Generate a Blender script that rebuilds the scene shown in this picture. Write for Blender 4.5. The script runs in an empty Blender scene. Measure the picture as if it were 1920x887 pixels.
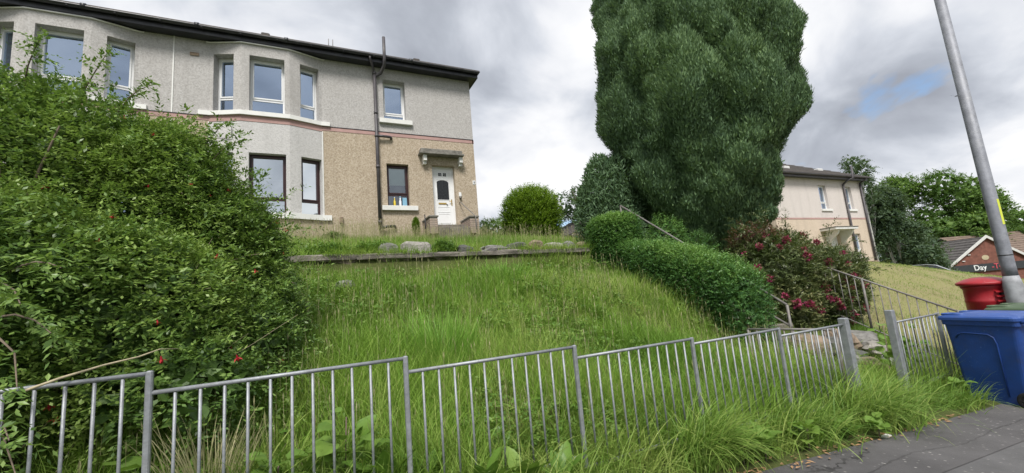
import bpy, math, random
import numpy as np
from mathutils import Vector, Matrix

SC = bpy.context.scene
COL = SC.collection
rng = np.random.default_rng(7)
random.seed(7)

# ------------------------------------------------------------------ camera
cam_d = bpy.data.cameras.new('camera')
cam = bpy.data.objects.new('camera', cam_d); COL.objects.link(cam)
cam_d.sensor_width = 36.0
cam_d.lens = 787.83 / 1920 * 36.0
cam_d.clip_start = 0.05; cam_d.clip_end = 2000
_R = ((0.90102, -0.01275, 0.43358), (-0.42553, 0.16727, 0.88936), (-0.08387, -0.98583, 0.14528))
_m = Matrix.Identity(4)
for i in range(3):
    _m[i][0] = _R[i][0]; _m[i][1] = -_R[i][1]; _m[i][2] = -_R[i][2]
cam.matrix_world = _m
SC.camera = cam

# ------------------------------------------------------------------ light, sky, exposure
SC.view_settings.view_transform = 'Standard'; SC.view_settings.look = 'None'
SC.view_settings.gamma = 1.0; SC.view_settings.use_curve_mapping = False
SC.view_settings.exposure = 0.76
SUN_ELEV, SUN_AZ = math.radians(54), math.radians(205)      # azimuth: the compass bearing the sun stands at, clockwise from +Y
sun_d = bpy.data.lights.new('sun', 'SUN'); sun_d.energy = 2.7; sun_d.angle = math.radians(16); sun_d.color = (1.0, .96, .9)
sun = bpy.data.objects.new('sun', sun_d); COL.objects.link(sun)
_dir = Vector((math.sin(SUN_AZ) * math.cos(SUN_ELEV), math.cos(SUN_AZ) * math.cos(SUN_ELEV), math.sin(SUN_ELEV)))
sun.rotation_euler = _dir.to_track_quat('Z', 'Y').to_euler()

W = bpy.data.worlds.new('World'); SC.world = W; W.use_nodes = True
def world():
    nt = W.node_tree; nt.nodes.clear(); N = nt.nodes.new; L = nt.links.new
    out = N('ShaderNodeOutputWorld'); bg = N('ShaderNodeBackground'); bg.inputs[1].default_value = .1
    sky = N('ShaderNodeTexSky'); sky.sky_type = 'NISHITA'; sky.sun_disc = False
    sky.sun_elevation = SUN_ELEV; sky.sun_rotation = SUN_AZ; sky.dust_density = .6
    tc = N('ShaderNodeTexCoord'); sep = N('ShaderNodeSeparateXYZ'); L(tc.outputs['Generated'], sep.inputs[0])
    def math_(op, a, b=None):
        n = N('ShaderNodeMath'); n.operation = op
        for k, v in enumerate((a, b)):
            if v is None: continue
            if isinstance(v, (int, float)): n.inputs[k].default_value = v
            else: L(v, n.inputs[k])
        return n.outputs[0]
    zz = math_('MAXIMUM', sep.outputs['Z'], 0.0)
    zz = math_('ADD', zz, .42)
    px = math_('DIVIDE', sep.outputs['X'], zz); py = math_('DIVIDE', sep.outputs['Y'], zz)
    cmb = N('ShaderNodeCombineXYZ'); L(px, cmb.inputs[0]); L(py, cmb.inputs[1])
    def noise(scale, detail, rough, off, dist=0.0):
        mp = N('ShaderNodeMapping'); mp.inputs['Location'].default_value = off; L(cmb.outputs[0], mp.inputs['Vector'])
        n = N('ShaderNodeTexNoise'); n.inputs['Scale'].default_value = scale; n.inputs['Detail'].default_value = detail
        n.inputs['Roughness'].default_value = rough; n.inputs['Distortion'].default_value = dist
        L(mp.outputs[0], n.inputs['Vector']); return n.outputs['Fac']
    def ramp(f, stops):
        r = N('ShaderNodeValToRGB'); L(f, r.inputs[0])
        el = r.color_ramp.elements
        while len(el) > 1: el.remove(el[-1])
        el[0].position, el[0].color = stops[0][0], (*stops[0][1], 1)
        for p, c in stops[1:]:
            e = el.new(p); e.color = (*c, 1)
        return r.outputs[0]
    # broad grey and white masses, finer billows on top
    big = noise(1.25, 2.5, .5, (3.1, 1.7, 0), .3)
    fine = noise(3.4, 6, .52, (7.7, 2.2, 4), .35)
    mixv = math_('ADD', math_('MULTIPLY', big, .58), math_('MULTIPLY', fine, .42))
    cloud = ramp(mixv, [(.36, (2.2, 2.35, 2.7)), (.43, (2.95, 3.15, 3.55)), (.49, (4.15, 4.35, 4.75)), (.535, (5.25, 5.35, 5.6)), (.59, (6.1, 6.12, 6.2))])
    cov = math_('ADD', math_('MULTIPLY', noise(2.7, 5, .55, (6.6, 9.4, 3), .3), .75), math_('MULTIPLY', fine, .25))
    gap = ramp(cov, [(.325, (0, 0, 0)), (.385, (1, 1, 1))])
    mx = N('ShaderNodeMix'); mx.data_type = 'RGBA'
    L(gap, mx.inputs['Factor']); L(sky.outputs[0], mx.inputs['A']); L(cloud, mx.inputs['B'])
    L(mx.outputs['Result'], bg.inputs[0]); L(bg.outputs[0], out.inputs[0])
world()

# ------------------------------------------------------------------ materials
MATS = {}
class NT:
    def __init__(s, name):
        s.m = bpy.data.materials.new(name); s.m.use_nodes = True
        s.t = s.m.node_tree; s.t.nodes.clear()
        s.out = s.n('ShaderNodeOutputMaterial')
    def n(s, k): return s.t.nodes.new(k)
    def l(s, a, b): s.t.links.new(a, b)
    def obj(s):
        g = s.n('ShaderNodeNewGeometry'); return g.outputs['Position']
    def noise(s, scale, detail=3, rough=.5, vec=None, dist=0.0, out='Fac'):
        n = s.n('ShaderNodeTexNoise'); n.inputs['Scale'].default_value = scale; n.inputs['Detail'].default_value = detail
        n.inputs['Roughness'].default_value = rough; n.inputs['Distortion'].default_value = dist
        s.l(vec if vec is not None else s.obj(), n.inputs['Vector']); return n.outputs[out]
    def ramp(s, f, stops):
        r = s.n('ShaderNodeValToRGB'); s.l(f, r.inputs[0]); el = r.color_ramp.elements
        while len(el) > 1: el.remove(el[-1])
        el[0].position = stops[0][0]; el[0].color = (*stops[0][1], 1)
        for p, c in stops[1:]:
            e = el.new(p); e.color = (*c, 1)
        return r.outputs[0]
    def mix(s, f, a, b, mode='MIX'):
        m = s.n('ShaderNodeMix'); m.data_type = 'RGBA'; m.blend_type = mode
        for k, v in (('Factor', f), ('A', a), ('B', b)):
            if isinstance(v, (int, float)): m.inputs[k].default_value = v
            elif isinstance(v, tuple): m.inputs[k].default_value = (*v, 1)
            else: s.l(v, m.inputs[k])
        return m.outputs['Result']
    def math(s, op, a, b):
        n = s.n('ShaderNodeMath'); n.operation = op
        for k, v in enumerate((a, b)):
            if isinstance(v, (int, float)): n.inputs[k].default_value = v
            else: s.l(v, n.inputs[k])
        return n.outputs[0]
    def principled(s, col, rough=.6, metal=0, spec=.5, bump=None, bdist=.01, bstr=1.0):
        p = s.n('ShaderNodeBsdfPrincipled')
        if isinstance(col, tuple): p.inputs['Base Color'].default_value = (*col, 1)
        else: s.l(col, p.inputs['Base Color'])
        if isinstance(rough, (int, float)): p.inputs['Roughness'].default_value = rough
        else: s.l(rough, p.inputs['Roughness'])
        p.inputs['Metallic'].default_value = metal; p.inputs['Specular IOR Level'].default_value = spec
        if bump is not None:
            b = s.n('ShaderNodeBump'); b.inputs['Distance'].default_value = bdist; b.inputs['Strength'].default_value = bstr
            s.l(bump, b.inputs['Height']); s.l(b.outputs[0], p.inputs['Normal'])
        return p.outputs[0]
    def done(s, sh):
        s.l(sh, s.out.inputs[0]); MATS[s.m.name] = s.m; return s.m

def mul(c, k): return tuple(min(1, x * k) for x in c)
def scuffed(name, c, rough, pale, grime):
    """moulded plastic: long pale scratches, rubbed patches, splashed dirt"""
    t = NT(name)
    col = t.ramp(t.noise(4, 5, .6), [(.3, mul(c, .82)), (.5, c), (.7, mul(c, 1.22))])
    mp = t.n('ShaderNodeMapping'); mp.inputs['Rotation'].default_value = (.5, .3, .9); mp.inputs['Scale'].default_value = (6, 70, 30); t.l(t.obj(), mp.inputs['Vector'])
    sc = t.ramp(t.noise(1.0, 3, .6, mp.outputs[0]), [(.62, (0, 0, 0)), (.72, (1, 1, 1))])
    gate = t.ramp(t.noise(3.2, 3, .6), [(.5, (0, 0, 0)), (.62, (1, 1, 1))])
    a, b = t.n('ShaderNodeRGBToBW'), t.n('ShaderNodeRGBToBW'); t.l(sc, a.inputs[0]); t.l(gate, b.inputs[0])
    col = t.mix(t.math('MULTIPLY', t.math('MULTIPLY', a.outputs[0], b.outputs[0]), .6), col, pale)
    g = t.ramp(t.noise(5.5, 7, .75), [(.52, (0, 0, 0)), (.70, (1, 1, 1))]); d = t.n('ShaderNodeRGBToBW'); t.l(g, d.inputs[0])
    col = t.mix(t.math('MULTIPLY', d.outputs[0], .38), col, grime)
    return t.done(t.principled(col, t.math('ADD', t.math('MULTIPLY', t.noise(9, 4), .3), rough - .15), 0, .5, t.noise(150, 2), .0012))

def plain(name, c, rough=.6, metal=0, var=.18, scale=6, spec=.5, bump=0, bscale=40, dirt=None):
    """paint, metal, stone: a base colour with worn, uneven patches and a little relief"""
    t = NT(name)
    f = t.noise(scale, 5, .6)
    col = t.ramp(f, [(.3, mul(c, 1 - var)), (.5, c), (.7, mul(c, 1 + var))])
    if dirt:
        d = t.ramp(t.noise(scale * .6, 6, .7), [(.5, (0, 0, 0)), (.72, (1, 1, 1))])
        dm = t.n('ShaderNodeRGBToBW'); t.l(d, dm.inputs[0])
        col = t.mix(t.math('MULTIPLY', dm.outputs[0], dirt[1]), col, dirt[0])
    r = t.math('ADD', t.math('MULTIPLY', t.noise(scale * 2, 4), .25), rough - .12)
    b = t.noise(bscale, 4) if bump else None
    return t.done(t.principled(col, r, metal, spec, b, bump or .01))

def roughcast(name, c, dark, light, stain, amt=.25):
    """wet-dash render: pebble speckle at two sizes, faint weathering"""
    t = NT(name)
    v = t.n('ShaderNodeTexVoronoi'); v.inputs['Scale'].default_value = 34; t.l(t.obj(), v.inputs['Vector'])
    bw = t.n('ShaderNodeRGBToBW'); t.l(v.outputs['Color'], bw.inputs[0])
    sp = t.math('ADD', t.math('MULTIPLY', bw.outputs[0], .55), t.math('MULTIPLY', t.noise(62, 3, .7), .45))
    col = t.ramp(sp, [(.25, dark), (.5, c), (.78, light)])
    w = t.ramp(t.noise(.9, 6, .65), [(.42, (0, 0, 0)), (.75, (1, 1, 1))])
    wb = t.n('ShaderNodeRGBToBW'); t.l(w, wb.inputs[0])
    col = t.mix(t.math('MULTIPLY', wb.outputs[0], amt), col, stain)
    mp = t.n('ShaderNodeMapping'); mp.inputs['Scale'].default_value = (2.6, 2.6, .22); t.l(t.obj(), mp.inputs['Vector'])
    k = t.ramp(t.noise(1.0, 5, .62, mp.outputs[0]), [(.5, (0, 0, 0)), (.7, (1, 1, 1))])
    kb = t.n('ShaderNodeRGBToBW'); t.l(k, kb.inputs[0])
    col = t.mix(t.math('MULTIPLY', kb.outputs[0], .30), col, mul(stain, .72))
    return t.done(t.principled(col, .92, 0, .2, sp, .012, .8))

def leafmat(name, c0, c1, c2, trans=.3, rough=.5, spec=.35):
    t = NT(name)
    a = t.n('ShaderNodeAttribute'); a.attribute_name = 'tint'
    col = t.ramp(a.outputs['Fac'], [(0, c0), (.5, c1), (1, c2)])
    p = t.principled(col, rough, 0, spec)
    tr = t.n('ShaderNodeBsdfTranslucent'); t.l(t.mix(.35, col, (.25, .4, .03), 'MIX'), tr.inputs[0])
    m = t.n('ShaderNodeMixShader'); m.inputs[0].default_value = trans
    t.l(p, m.inputs[1]); t.l(tr.outputs[0], m.inputs[2])
    return t.done(m.outputs[0])

roughcast('roughcast_grey', (.455, .44, .43), (.36, .345, .335), (.53, .52, .51), (.40, .38, .365), .3)
roughcast('roughcast_bay', (.54, .53, .525), (.46, .45, .445), (.60, .59, .585), (.46, .45, .44), .3)
roughcast('roughcast_beige', (.45, .375, .285), (.31, .25, .185), (.56, .49, .40), (.37, .30, .22), .35)
roughcast('roughcast_pale', (.62, .57, .545), (.56, .51, .485), (.66, .61, .585), (.55, .51, .48), .3)
roughcast('roughcast_peach', (.60, .50, .40), (.53, .44, .35), (.64, .545, .445), (.53, .44, .36), .4)
plain('pink_band', (.42, .265, .245), .85, var=.14, scale=3, bump=.003, dirt=((.30, .22, .20), .5))
plain('white_paint', (.72, .72, .70), .55, var=.06, scale=4, dirt=((.45, .44, .40), .35))
plain('white_plastic', (.78, .79, .80), .3, var=.03, scale=3, dirt=((.55, .55, .52), .25))
plain('brown_frame', (.035, .012, .012), .35, var=.25, scale=8)
plain('black_gutter', (.018, .019, .024), .35, var=.3, scale=5, dirt=((.07, .075, .07), .5))
plain('grey_pipe', (.06, .055, .062), .5, var=.3, scale=4, dirt=((.12, .11, .10), .6))
plain('slate', (.075, .066, .062), .75, var=.35, scale=9, bump=.01, bscale=25, dirt=((.11, .10, .07), .5))
plain('concrete', (.185, .165, .145), .9, var=.45, scale=4, bump=.012, bscale=38, dirt=((.11, .10, .075), .8))
plain('old_wall', (.17, .135, .105), .95, var=.45, scale=7, bump=.03, bscale=22, dirt=((.06, .06, .035), .8))
plain('stone_pale', (.29, .275, .25), .9, var=.3, scale=9, bump=.02, bscale=30, dirt=((.16, .14, .11), .7))
plain('stone_grey', (.19, .185, .175), .9, var=.35, scale=8, bump=.02, bscale=28, dirt=((.07, .075, .05), .8))
plain('stone_dark', (.085, .085, .08), .9, var=.4, scale=8, bump=.02, bscale=28, dirt=((.05, .06, .035), .7))
plain('stone_brown', (.23, .175, .125), .9, var=.35, scale=8, bump=.02, bscale=28, dirt=((.10, .085, .06), .7))
plain('porch_stone', (.20, .19, .17), .9, var=.35, scale=7, bump=.01, bscale=40, dirt=((.06, .06, .05), .8))
plain('grey_brick', (.34, .27, .225), .9, var=.22, scale=9, bump=.006, bscale=60)
plain('mortar', (.28, .25, .22), .95, var=.2, scale=12)
plain('galvanised', (.27, .285, .305), .5, metal=.35, var=.22, scale=14, bump=.002, bscale=60, dirt=((.22, .22, .22), .6))
plain('galvanised_old', (.19, .18, .17), .6, metal=.25, var=.25, scale=14, dirt=((.16, .12, .09), .6))
plain('lamp_steel', (.23, .24, .27), .6, metal=.3, var=.22, scale=10, bump=.002, bscale=50, dirt=((.33, .34, .36), .6))
plain('lamp_paint', (.30, .31, .33), .6, var=.25, scale=9, dirt=((.25, .26, .28), .7))
scuffed('bin_blue', (.012, .050, .215), .48, (.10, .16, .36), (.045, .055, .10))
plain('bin_green', (.075, .115, .065), .45, var=.18, scale=6)
scuffed('bin_lid', (.024, .072, .27), .44, (.16, .22, .42), (.07, .09, .15))
plain('rubber', (.012, .012, .013), .75, var=.3, scale=20)
scuffed('post_red', (.31, .014, .022), .42, (.50, .16, .16), (.16, .02, .02))
plain('post_black', (.02, .02, .02), .4)
plain('brass', (.55, .38, .12), .3, metal=.8, var=.1)
plain('sticker_yellow', (.62, .68, .06), .5, var=.06)
plain('door_glass', (.012, .014, .015), .08, var=.6, scale=18, bump=.004, bscale=30)
plain('blind_pale', (.86, .90, .92), .7, var=.05, scale=1.2)
plain('blind_green', (.42, .50, .46), .7, var=.06, scale=1.2)
plain('curtain_grey', (.36, .40, .48), .9, var=.08, scale=2)
plain('room_dark', (.03, .035, .045), .9, var=.5, scale=1.5)  # near-black colour that paints in the darkness of unlit rooms
plain('bark', (.085, .065, .05), .95, var=.4, scale=14, bump=.02, bscale=30)
plain('twig', (.15, .115, .085), .9, var=.35, scale=20)
plain('twig_pale', (.42, .36, .24), .85, var=.3, scale=20)
plain('birch_bark', (.4, .4, .38), .9, var=.4, scale=8)
plain('red_brick', (.17, .068, .05), .9, var=.3, scale=3, bump=.01, bscale=12)
plain('roof_tile', (.085, .078, .075), .85, var=.35, scale=3)
plain('roof_tile_brown', (.17, .125, .10), .85, var=.3, scale=3)
plain('white_board', (.58, .58, .57), .7, var=.12, scale=4)
plain('harl_white', (.5, .5, .47), .9, var=.15, scale=4)
plain('sign_dark', (.03, .035, .04), .5)
plain('sign_white', (.8, .82, .82), .5, var=.03)
plain('sign_red', (.62, .09, .12), .5, var=.05)
plain('car_silver', (.5, .52, .54), .25, metal=.4, var=.04)
plain('car_glass', (.02, .025, .03), .08, var=.2)
plain('bird_grey', (.10, .10, .11), .8)
plain('litter_white', (.78, .77, .74), .6, var=.05)
plain('bottle_yellow', (.65, .5, .05), .4, var=.05)
plain('bottle_white', (.7, .72, .75), .4, var=.05)
plain('box_blue', (.2, .4, .55), .5, var=.1)
plain('dry_leaf', (.30, .18, .09), .9, var=.4, scale=30)

def glass_mat(name, refl, tint, refl_col):
    t = NT(name)
    tr = t.n('ShaderNodeBsdfTransparent'); tr.inputs[0].default_value = (*tint, 1)
    g = t.n('ShaderNodeBsdfGlossy'); g.inputs['Roughness'].default_value = .015; g.inputs[0].default_value = (*refl_col, 1)
    fr = t.n('ShaderNodeFresnel'); fr.inputs[0].default_value = 1.5
    f = t.math('ADD', t.math('MULTIPLY', fr.outputs[0], 1.0), refl)
    m = t.n('ShaderNodeMixShader'); t.l(f, m.inputs[0]); t.l(tr.outputs[0], m.inputs[1]); t.l(g.outputs[0], m.inputs[2])
    return t.done(m.outputs[0])
glass_mat('window_glass', .46, (.8, .86, .92), (.66, .80, 1.0))
glass_mat('window_glass_soft', .70, (.92, .95, .97), (.93, .98, 1.0))
glass_mat('window_glass_clear', .22, (.92, .96, .95), (.9, .96, 1.0))

def ground_mat():
    t = NT('ground_soil')
    a = t.n('ShaderNodeAttribute'); a.attribute_name = 'tint'
    f = t.math('ADD', t.math('MULTIPLY', t.noise(1.3, 6, .65), .6), t.math('MULTIPLY', t.noise(14, 5, .7), .4))
    green = t.ramp(f, [(.3, (.045, .058, .018)), (.5, (.085, .105, .03)), (.7, (.12, .125, .05))])
    dry = t.ramp(f, [(.3, (.27, .23, .10)), (.48, (.45, .38, .21)), (.62, (.38, .37, .15)), (.75, (.26, .32, .09))])
    col = t.mix(a.outputs['Fac'], green, dry)
    return t.done(t.principled(col, .95, 0, .2, t.noise(25, 5, .7), .04))
ground_mat()
def asphalt(name, c, crack=True):
    t = NT(name)
    f = t.noise(1.6, 6, .65)
    base = t.ramp(f, [(.32, mul(c, .72)), (.5, c), (.68, mul(c, 1.3))])
    gr = t.noise(190, 2, .6)
    base = t.mix(t.math('MULTIPLY', gr, .5), base, mul(c, .45))
    # pale fallen petals and grit, gathered in drifts
    v = t.n('ShaderNodeTexVoronoi'); v.inputs['Scale'].default_value = 17; t.l(t.obj(), v.inputs['Vector'])
    v.inputs['Randomness'].default_value = 1
    spot = t.ramp(v.outputs['Distance'], [(.11, (1, 1, 1)), (.2, (0, 0, 0))])
    drift = t.ramp(t.noise(1.9, 4, .6), [(.42, (0, 0, 0)), (.6, (1, 1, 1))])
    sb = t.n('ShaderNodeRGBToBW'); t.l(spot, sb.inputs[0]); db = t.n('ShaderNodeRGBToBW'); t.l(drift, db.inputs[0])
    base = t.mix(t.math('MULTIPLY', t.math('MULTIPLY', sb.outputs[0], db.outputs[0]), .85), base, (.36, .35, .33))
    if crack:
        e = t.n('ShaderNodeTexVoronoi'); e.feature = 'DISTANCE_TO_EDGE'; e.inputs['Scale'].default_value = .75
        wv = t.n('ShaderNodeVectorMath'); wv.operation = 'ADD'; t.l(t.obj(), wv.inputs[0])
        ns = t.n('ShaderNodeVectorMath'); ns.operation = 'SCALE'; t.l(t.noise(3.5, 4, .6, out='Color'), ns.inputs[0]); ns.inputs['Scale'].default_value = .55
        t.l(ns.outputs[0], wv.inputs[1]); t.l(wv.outputs[0], e.inputs['Vector'])
        ck = t.ramp(e.outputs['Distance'], [(.004, (1, 1, 1)), (.014, (0, 0, 0))])
        gate = t.ramp(t.noise(.9, 2, .5), [(.48, (0, 0, 0)), (.6, (1, 1, 1))])
        cb = t.n('ShaderNodeRGBToBW'); t.l(ck, cb.inputs[0]); gb = t.n('ShaderNodeRGBToBW'); t.l(gate, gb.inputs[0])
        base = t.mix(t.math('MULTIPLY', t.math('MULTIPLY', cb.outputs[0], gb.outputs[0]), .85), base, (.015, .015, .014))
        sp = t.n('ShaderNodeSeparateXYZ'); t.l(t.obj(), sp.inputs[0])      # an old reinstatement seam running along the path
        wob = t.math('ADD', t.math('MULTIPLY', t.noise(1.1, 5, .6), .35), 1.74)
        dd = t.math('ABSOLUTE', t.math('SUBTRACT', sp.outputs['Y'], wob), 0.0)
        sm_ = t.ramp(t.math('MULTIPLY', dd, 10.0), [(.04, (1, 1, 1)), (.11, (0, 0, 0))]); sbw = t.n('ShaderNodeRGBToBW'); t.l(sm_, sbw.inputs[0])
        base = t.mix(t.math('MULTIPLY', sbw.outputs[0], t.math('ADD', t.math('MULTIPLY', t.noise(2.4, 3, .6), 1.1), -.1)), base, (.02, .02, .019))
    return t.done(t.principled(base, .88, 0, .3, gr, .004))
asphalt('asphalt_path', (.108, .104, .106))
asphalt('asphalt_road', (.12, .118, .12), False)

leafmat('grass_meadow', (.13, .255, .035), (.225, .375, .055), (.38, .47, .13), .35, .55, .25)
leafmat('grass_verge', (0.106, 0.213, 0.035), (0.194, 0.319, 0.056), (0.338, 0.413, 0.112), .35, .5, .3)
leafmat('grass_bright', (.11, .24, .03), (.18, .37, .05), (.30, .48, .09), .38, .5, .3)
leafmat('grass_dry', (.18, .29, .06), (.31, .36, .12), (.50, .44, .25), .3, .6, .2)
leafmat('grass_straw', (.24, .25, .11), (.36, .34, .18), (.46, .42, .26), .25, .7, .2)
leafmat('leaf_fuchsia', (.055, .11, .03), (.125, .22, .05), (.27, .38, .09), .3, .42, .4)
leafmat('leaf_privet', (.045, .12, .04), (.105, .235, .062), (.25, .41, .105), .28, .42, .4)
leafmat('leaf_lime', (0.075, 0.150, 0.015), (0.163, 0.275, 0.025), (0.275, 0.400, 0.037), .35, .45, .35)
leafmat('leaf_conifer', (.070, .125, .066), (.125, .21, .096), (.215, .325, .135), .18, .6, .25)
leafmat('leaf_rhodo', (0.058, 0.085, 0.031), (0.111, 0.143, 0.055), (0.208, 0.195, 0.085), .2, .42, .4)
leafmat('leaf_rhodo_red', (.05, .022, .018), (.09, .035, .028), (.12, .07, .04), .2, .45, .4)
leafmat('leaf_tree', (0.057, 0.121, 0.032), (0.115, 0.209, 0.049), (0.203, 0.311, 0.074), .3, .5, .3)
leafmat('leaf_tree_dark', (0.044, 0.078, 0.044), (0.081, 0.130, 0.068), (0.143, 0.195, 0.098), .25, .5, .3)
leafmat('leaf_weed', (0.065, 0.143, 0.023), (0.130, 0.247, 0.039), (0.247, 0.351, 0.078), .32, .45, .4)
leafmat('petal_red', (.24, .008, .02), (.46, .014, .03), (.55, .05, .06), .25, .5, .3)
leafmat('petal_crimson', (.15, .012, .045), (.31, .03, .095), (.46, .10, .19), .25, .5, .3)

# ------------------------------------------------------------------ helpers
OFF = {}
def register(o, label, cat, group=None):
    o['label'] = label; o['category'] = cat
    if group: o['group'] = group
    return o
def thing(name, label, cat, loc, group=None, rot=0.0):
    o = bpy.data.objects.new(name, None); o.empty_display_size = .2
    COL.objects.link(o); o.location = loc; o.rotation_euler = (0, 0, rot)
    OFF[o.name] = Vector(loc) if rot == 0 else Vector((0, 0, 0))
    return register(o, label, cat, group)
def place(o, parent):
    if parent is not None:
        o.parent = parent
        OFF[o.name] = OFF.get(parent.name, Vector((0, 0, 0)))
def off_of(parent): return OFF.get(parent.name, Vector((0, 0, 0))) if parent is not None else Vector((0, 0, 0))

class MB:
    def __init__(s): s.v = []; s.f = []; s.sm = []
    def face(s, pts, smooth=False):
        b = len(s.v); s.v += [tuple(p) for p in pts]; s.f.append(tuple(range(b, b + len(pts)))); s.sm.append(smooth); return s
    def mesh(s, vs, fs, smooth=False):
        b = len(s.v); s.v += [tuple(p) for p in vs]
        for q in fs: s.f.append(tuple(b + i for i in q)); s.sm.append(smooth)
        return s
    def box(s, x0, x1, y0, y1, z0, z1):
        v = [(x0, y0, z0), (x1, y0, z0), (x1, y1, z0), (x0, y1, z0), (x0, y0, z1), (x1, y0, z1), (x1, y1, z1), (x0, y1, z1)]
        return s.mesh(v, [(0, 3, 2, 1), (4, 5, 6, 7), (0, 1, 5, 4), (1, 2, 6, 5), (2, 3, 7, 6), (3, 0, 4, 7)])
    def bbox(s, x0, x1, y0, y1, z0, z1, b=.006):
        """box with chamfered edges (three rings per axis pair)"""
        xs = (x0, x0 + b, x1 - b, x1); ys = (y0, y0 + b, y1 - b, y1); 
        def ring(z, i): 
            o = b if i else 0
            return [(x0 + o + b, y0 + o, z), (x1 - o - b, y0 + o, z), (x1 - o, y0 + o + b, z), (x1 - o, y1 - o - b, z), (x1 - o - b, y1 - o, z), (x0 + o + b, y1 - o, z), (x0 + o, y1 - o - b, z), (x0 + o, y0 + o + b, z)]
        rs = [ring(z0, 1), ring(z0 + b, 0), ring(z1 - b, 0), ring(z1, 1)]
        v = sum(rs, []); f = [tuple(range(7, -1, -1)), tuple(range(24, 32))]
        for k in range(3):
            for i in range(8):
                j = (i + 1) % 8; f.append((k * 8 + i, k * 8 + j, (k + 1) * 8 + j, (k + 1) * 8 + i))
        return s.mesh(v, f)
    def slab(s, A, B, n0, n1, z0, z1):
        """box along plan line A-B, from n0 to n1 along its inward normal"""
        A = Vector(A); B = Vector(B); d = (B - A).normalized(); n = Vector((-d.y, d.x))
        p = [A + n * n0, B + n * n0, B + n * n1, A + n * n1]
        v = [(q.x, q.y, z0) for q in p] + [(q.x, q.y, z1) for q in p]
        return s.mesh(v, [(0, 3, 2, 1), (4, 5, 6, 7), (0, 1, 5, 4), (1, 2, 6, 5), (2, 3, 7, 6), (3, 0, 4, 7)])
    def tube(s, path, r, seg=8, caps=True, smooth=True):
        path = [Vector(p) for p in path]; n = len(path); rr = r if isinstance(r, (list, tuple)) else [r] * n
        b = len(s.v); prev = None
        for i, p in enumerate(path):
            d = (path[min(i + 1, n - 1)] - path[max(i - 1, 0)]).normalized()
            if prev is None:
                a = Vector((0, 0, 1)) if abs(d.z) < .9 else Vector((1, 0, 0))
                u = d.cross(a).normalized()
            else:
                u = (prev - d * prev.dot(d)).normalized()
            prev = u; w = d.cross(u)
            for k in range(seg):
                t = 2 * math.pi * k / seg; q = p + (u * math.cos(t) + w * math.sin(t)) * rr[i]; s.v.append(tuple(q))
        for i in range(n - 1):
            for k in range(seg):
                j = (k + 1) % seg
                s.f.append((b + i * seg + k, b + i * seg + j, b + (i + 1) * seg + j, b + (i + 1) * seg + k)); s.sm.append(smooth)
        if caps:
            s.f.append(tuple(b + k for k in reversed(range(seg)))); s.sm.append(False)
            s.f.append(tuple(b + (n - 1) * seg + k for k in range(seg))); s.sm.append(False)
        return s
    def lathe(s, prof, c, seg=24, smooth=True):
        b = len(s.v)
        for r, z in prof:
            for k in range(seg):
                t = 2 * math.pi * k / seg; s.v.append((c[0] + r * math.cos(t), c[1] + r * math.sin(t), c[2] + z))
        for i in range(len(prof) - 1):
            for k in range(seg):
                j = (k + 1) % seg; s.f.append((b + i * seg + k, b + i * seg + j, b + (i + 1) * seg + j, b + (i + 1) * seg + k)); s.sm.append(smooth)
        s.f.append(tuple(b + k for k in reversed(range(seg)))); s.sm.append(False)
        s.f.append(tuple(b + (len(prof) - 1) * seg + k for k in range(seg))); s.sm.append(False)
        return s
    def build(s, name, mat, parent=None, local=False, kind=None):
        m = bpy.data.meshes.new(name); o = Vector((0, 0, 0)) if local else off_of(parent)
        m.from_pydata([(a - o.x, b - o.y, c - o.z) for a, b, c in s.v], [], s.f)
        m.polygons.foreach_set('use_smooth', s.sm); m.materials.append(MATS[mat]); m.update()
        ob = bpy.data.objects.new(name, m); COL.objects.link(ob); place(ob, parent)
        if kind: ob['kind'] = kind
        return ob
def tag(o, label, cat, group=None): return register(o, label, cat, group)

def np_mesh(name, V, F, mat, parent=None, tint=None, smooth=False, kind=None, local=False):
    V = np.asarray(V, np.float32); F = np.asarray(F, np.int32); k = F.shape[1]
    if not local:
        o = off_of(parent); V = V - np.array([o.x, o.y, o.z], np.float32)
    m = bpy.data.meshes.new(name)
    m.vertices.add(len(V)); m.vertices.foreach_set('co', V.ravel())
    m.loops.add(F.size); m.loops.foreach_set('vertex_index', F.ravel())
    m.polygons.add(len(F)); m.polygons.foreach_set('loop_start', np.arange(0, F.size, k, dtype=np.int32))
    m.polygons.foreach_set('use_smooth', np.full(len(F), smooth, bool))
    if tint is not None:
        a = m.attributes.new('tint', 'FLOAT', 'POINT'); a.data.foreach_set('value', np.asarray(tint, np.float32))
    m.materials.append(MATS[mat]); m.update(calc_edges=True)
    ob = bpy.data.objects.new(name, m); COL.objects.link(ob); place(ob, parent)
    if kind: ob['kind'] = kind
    return ob

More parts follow.
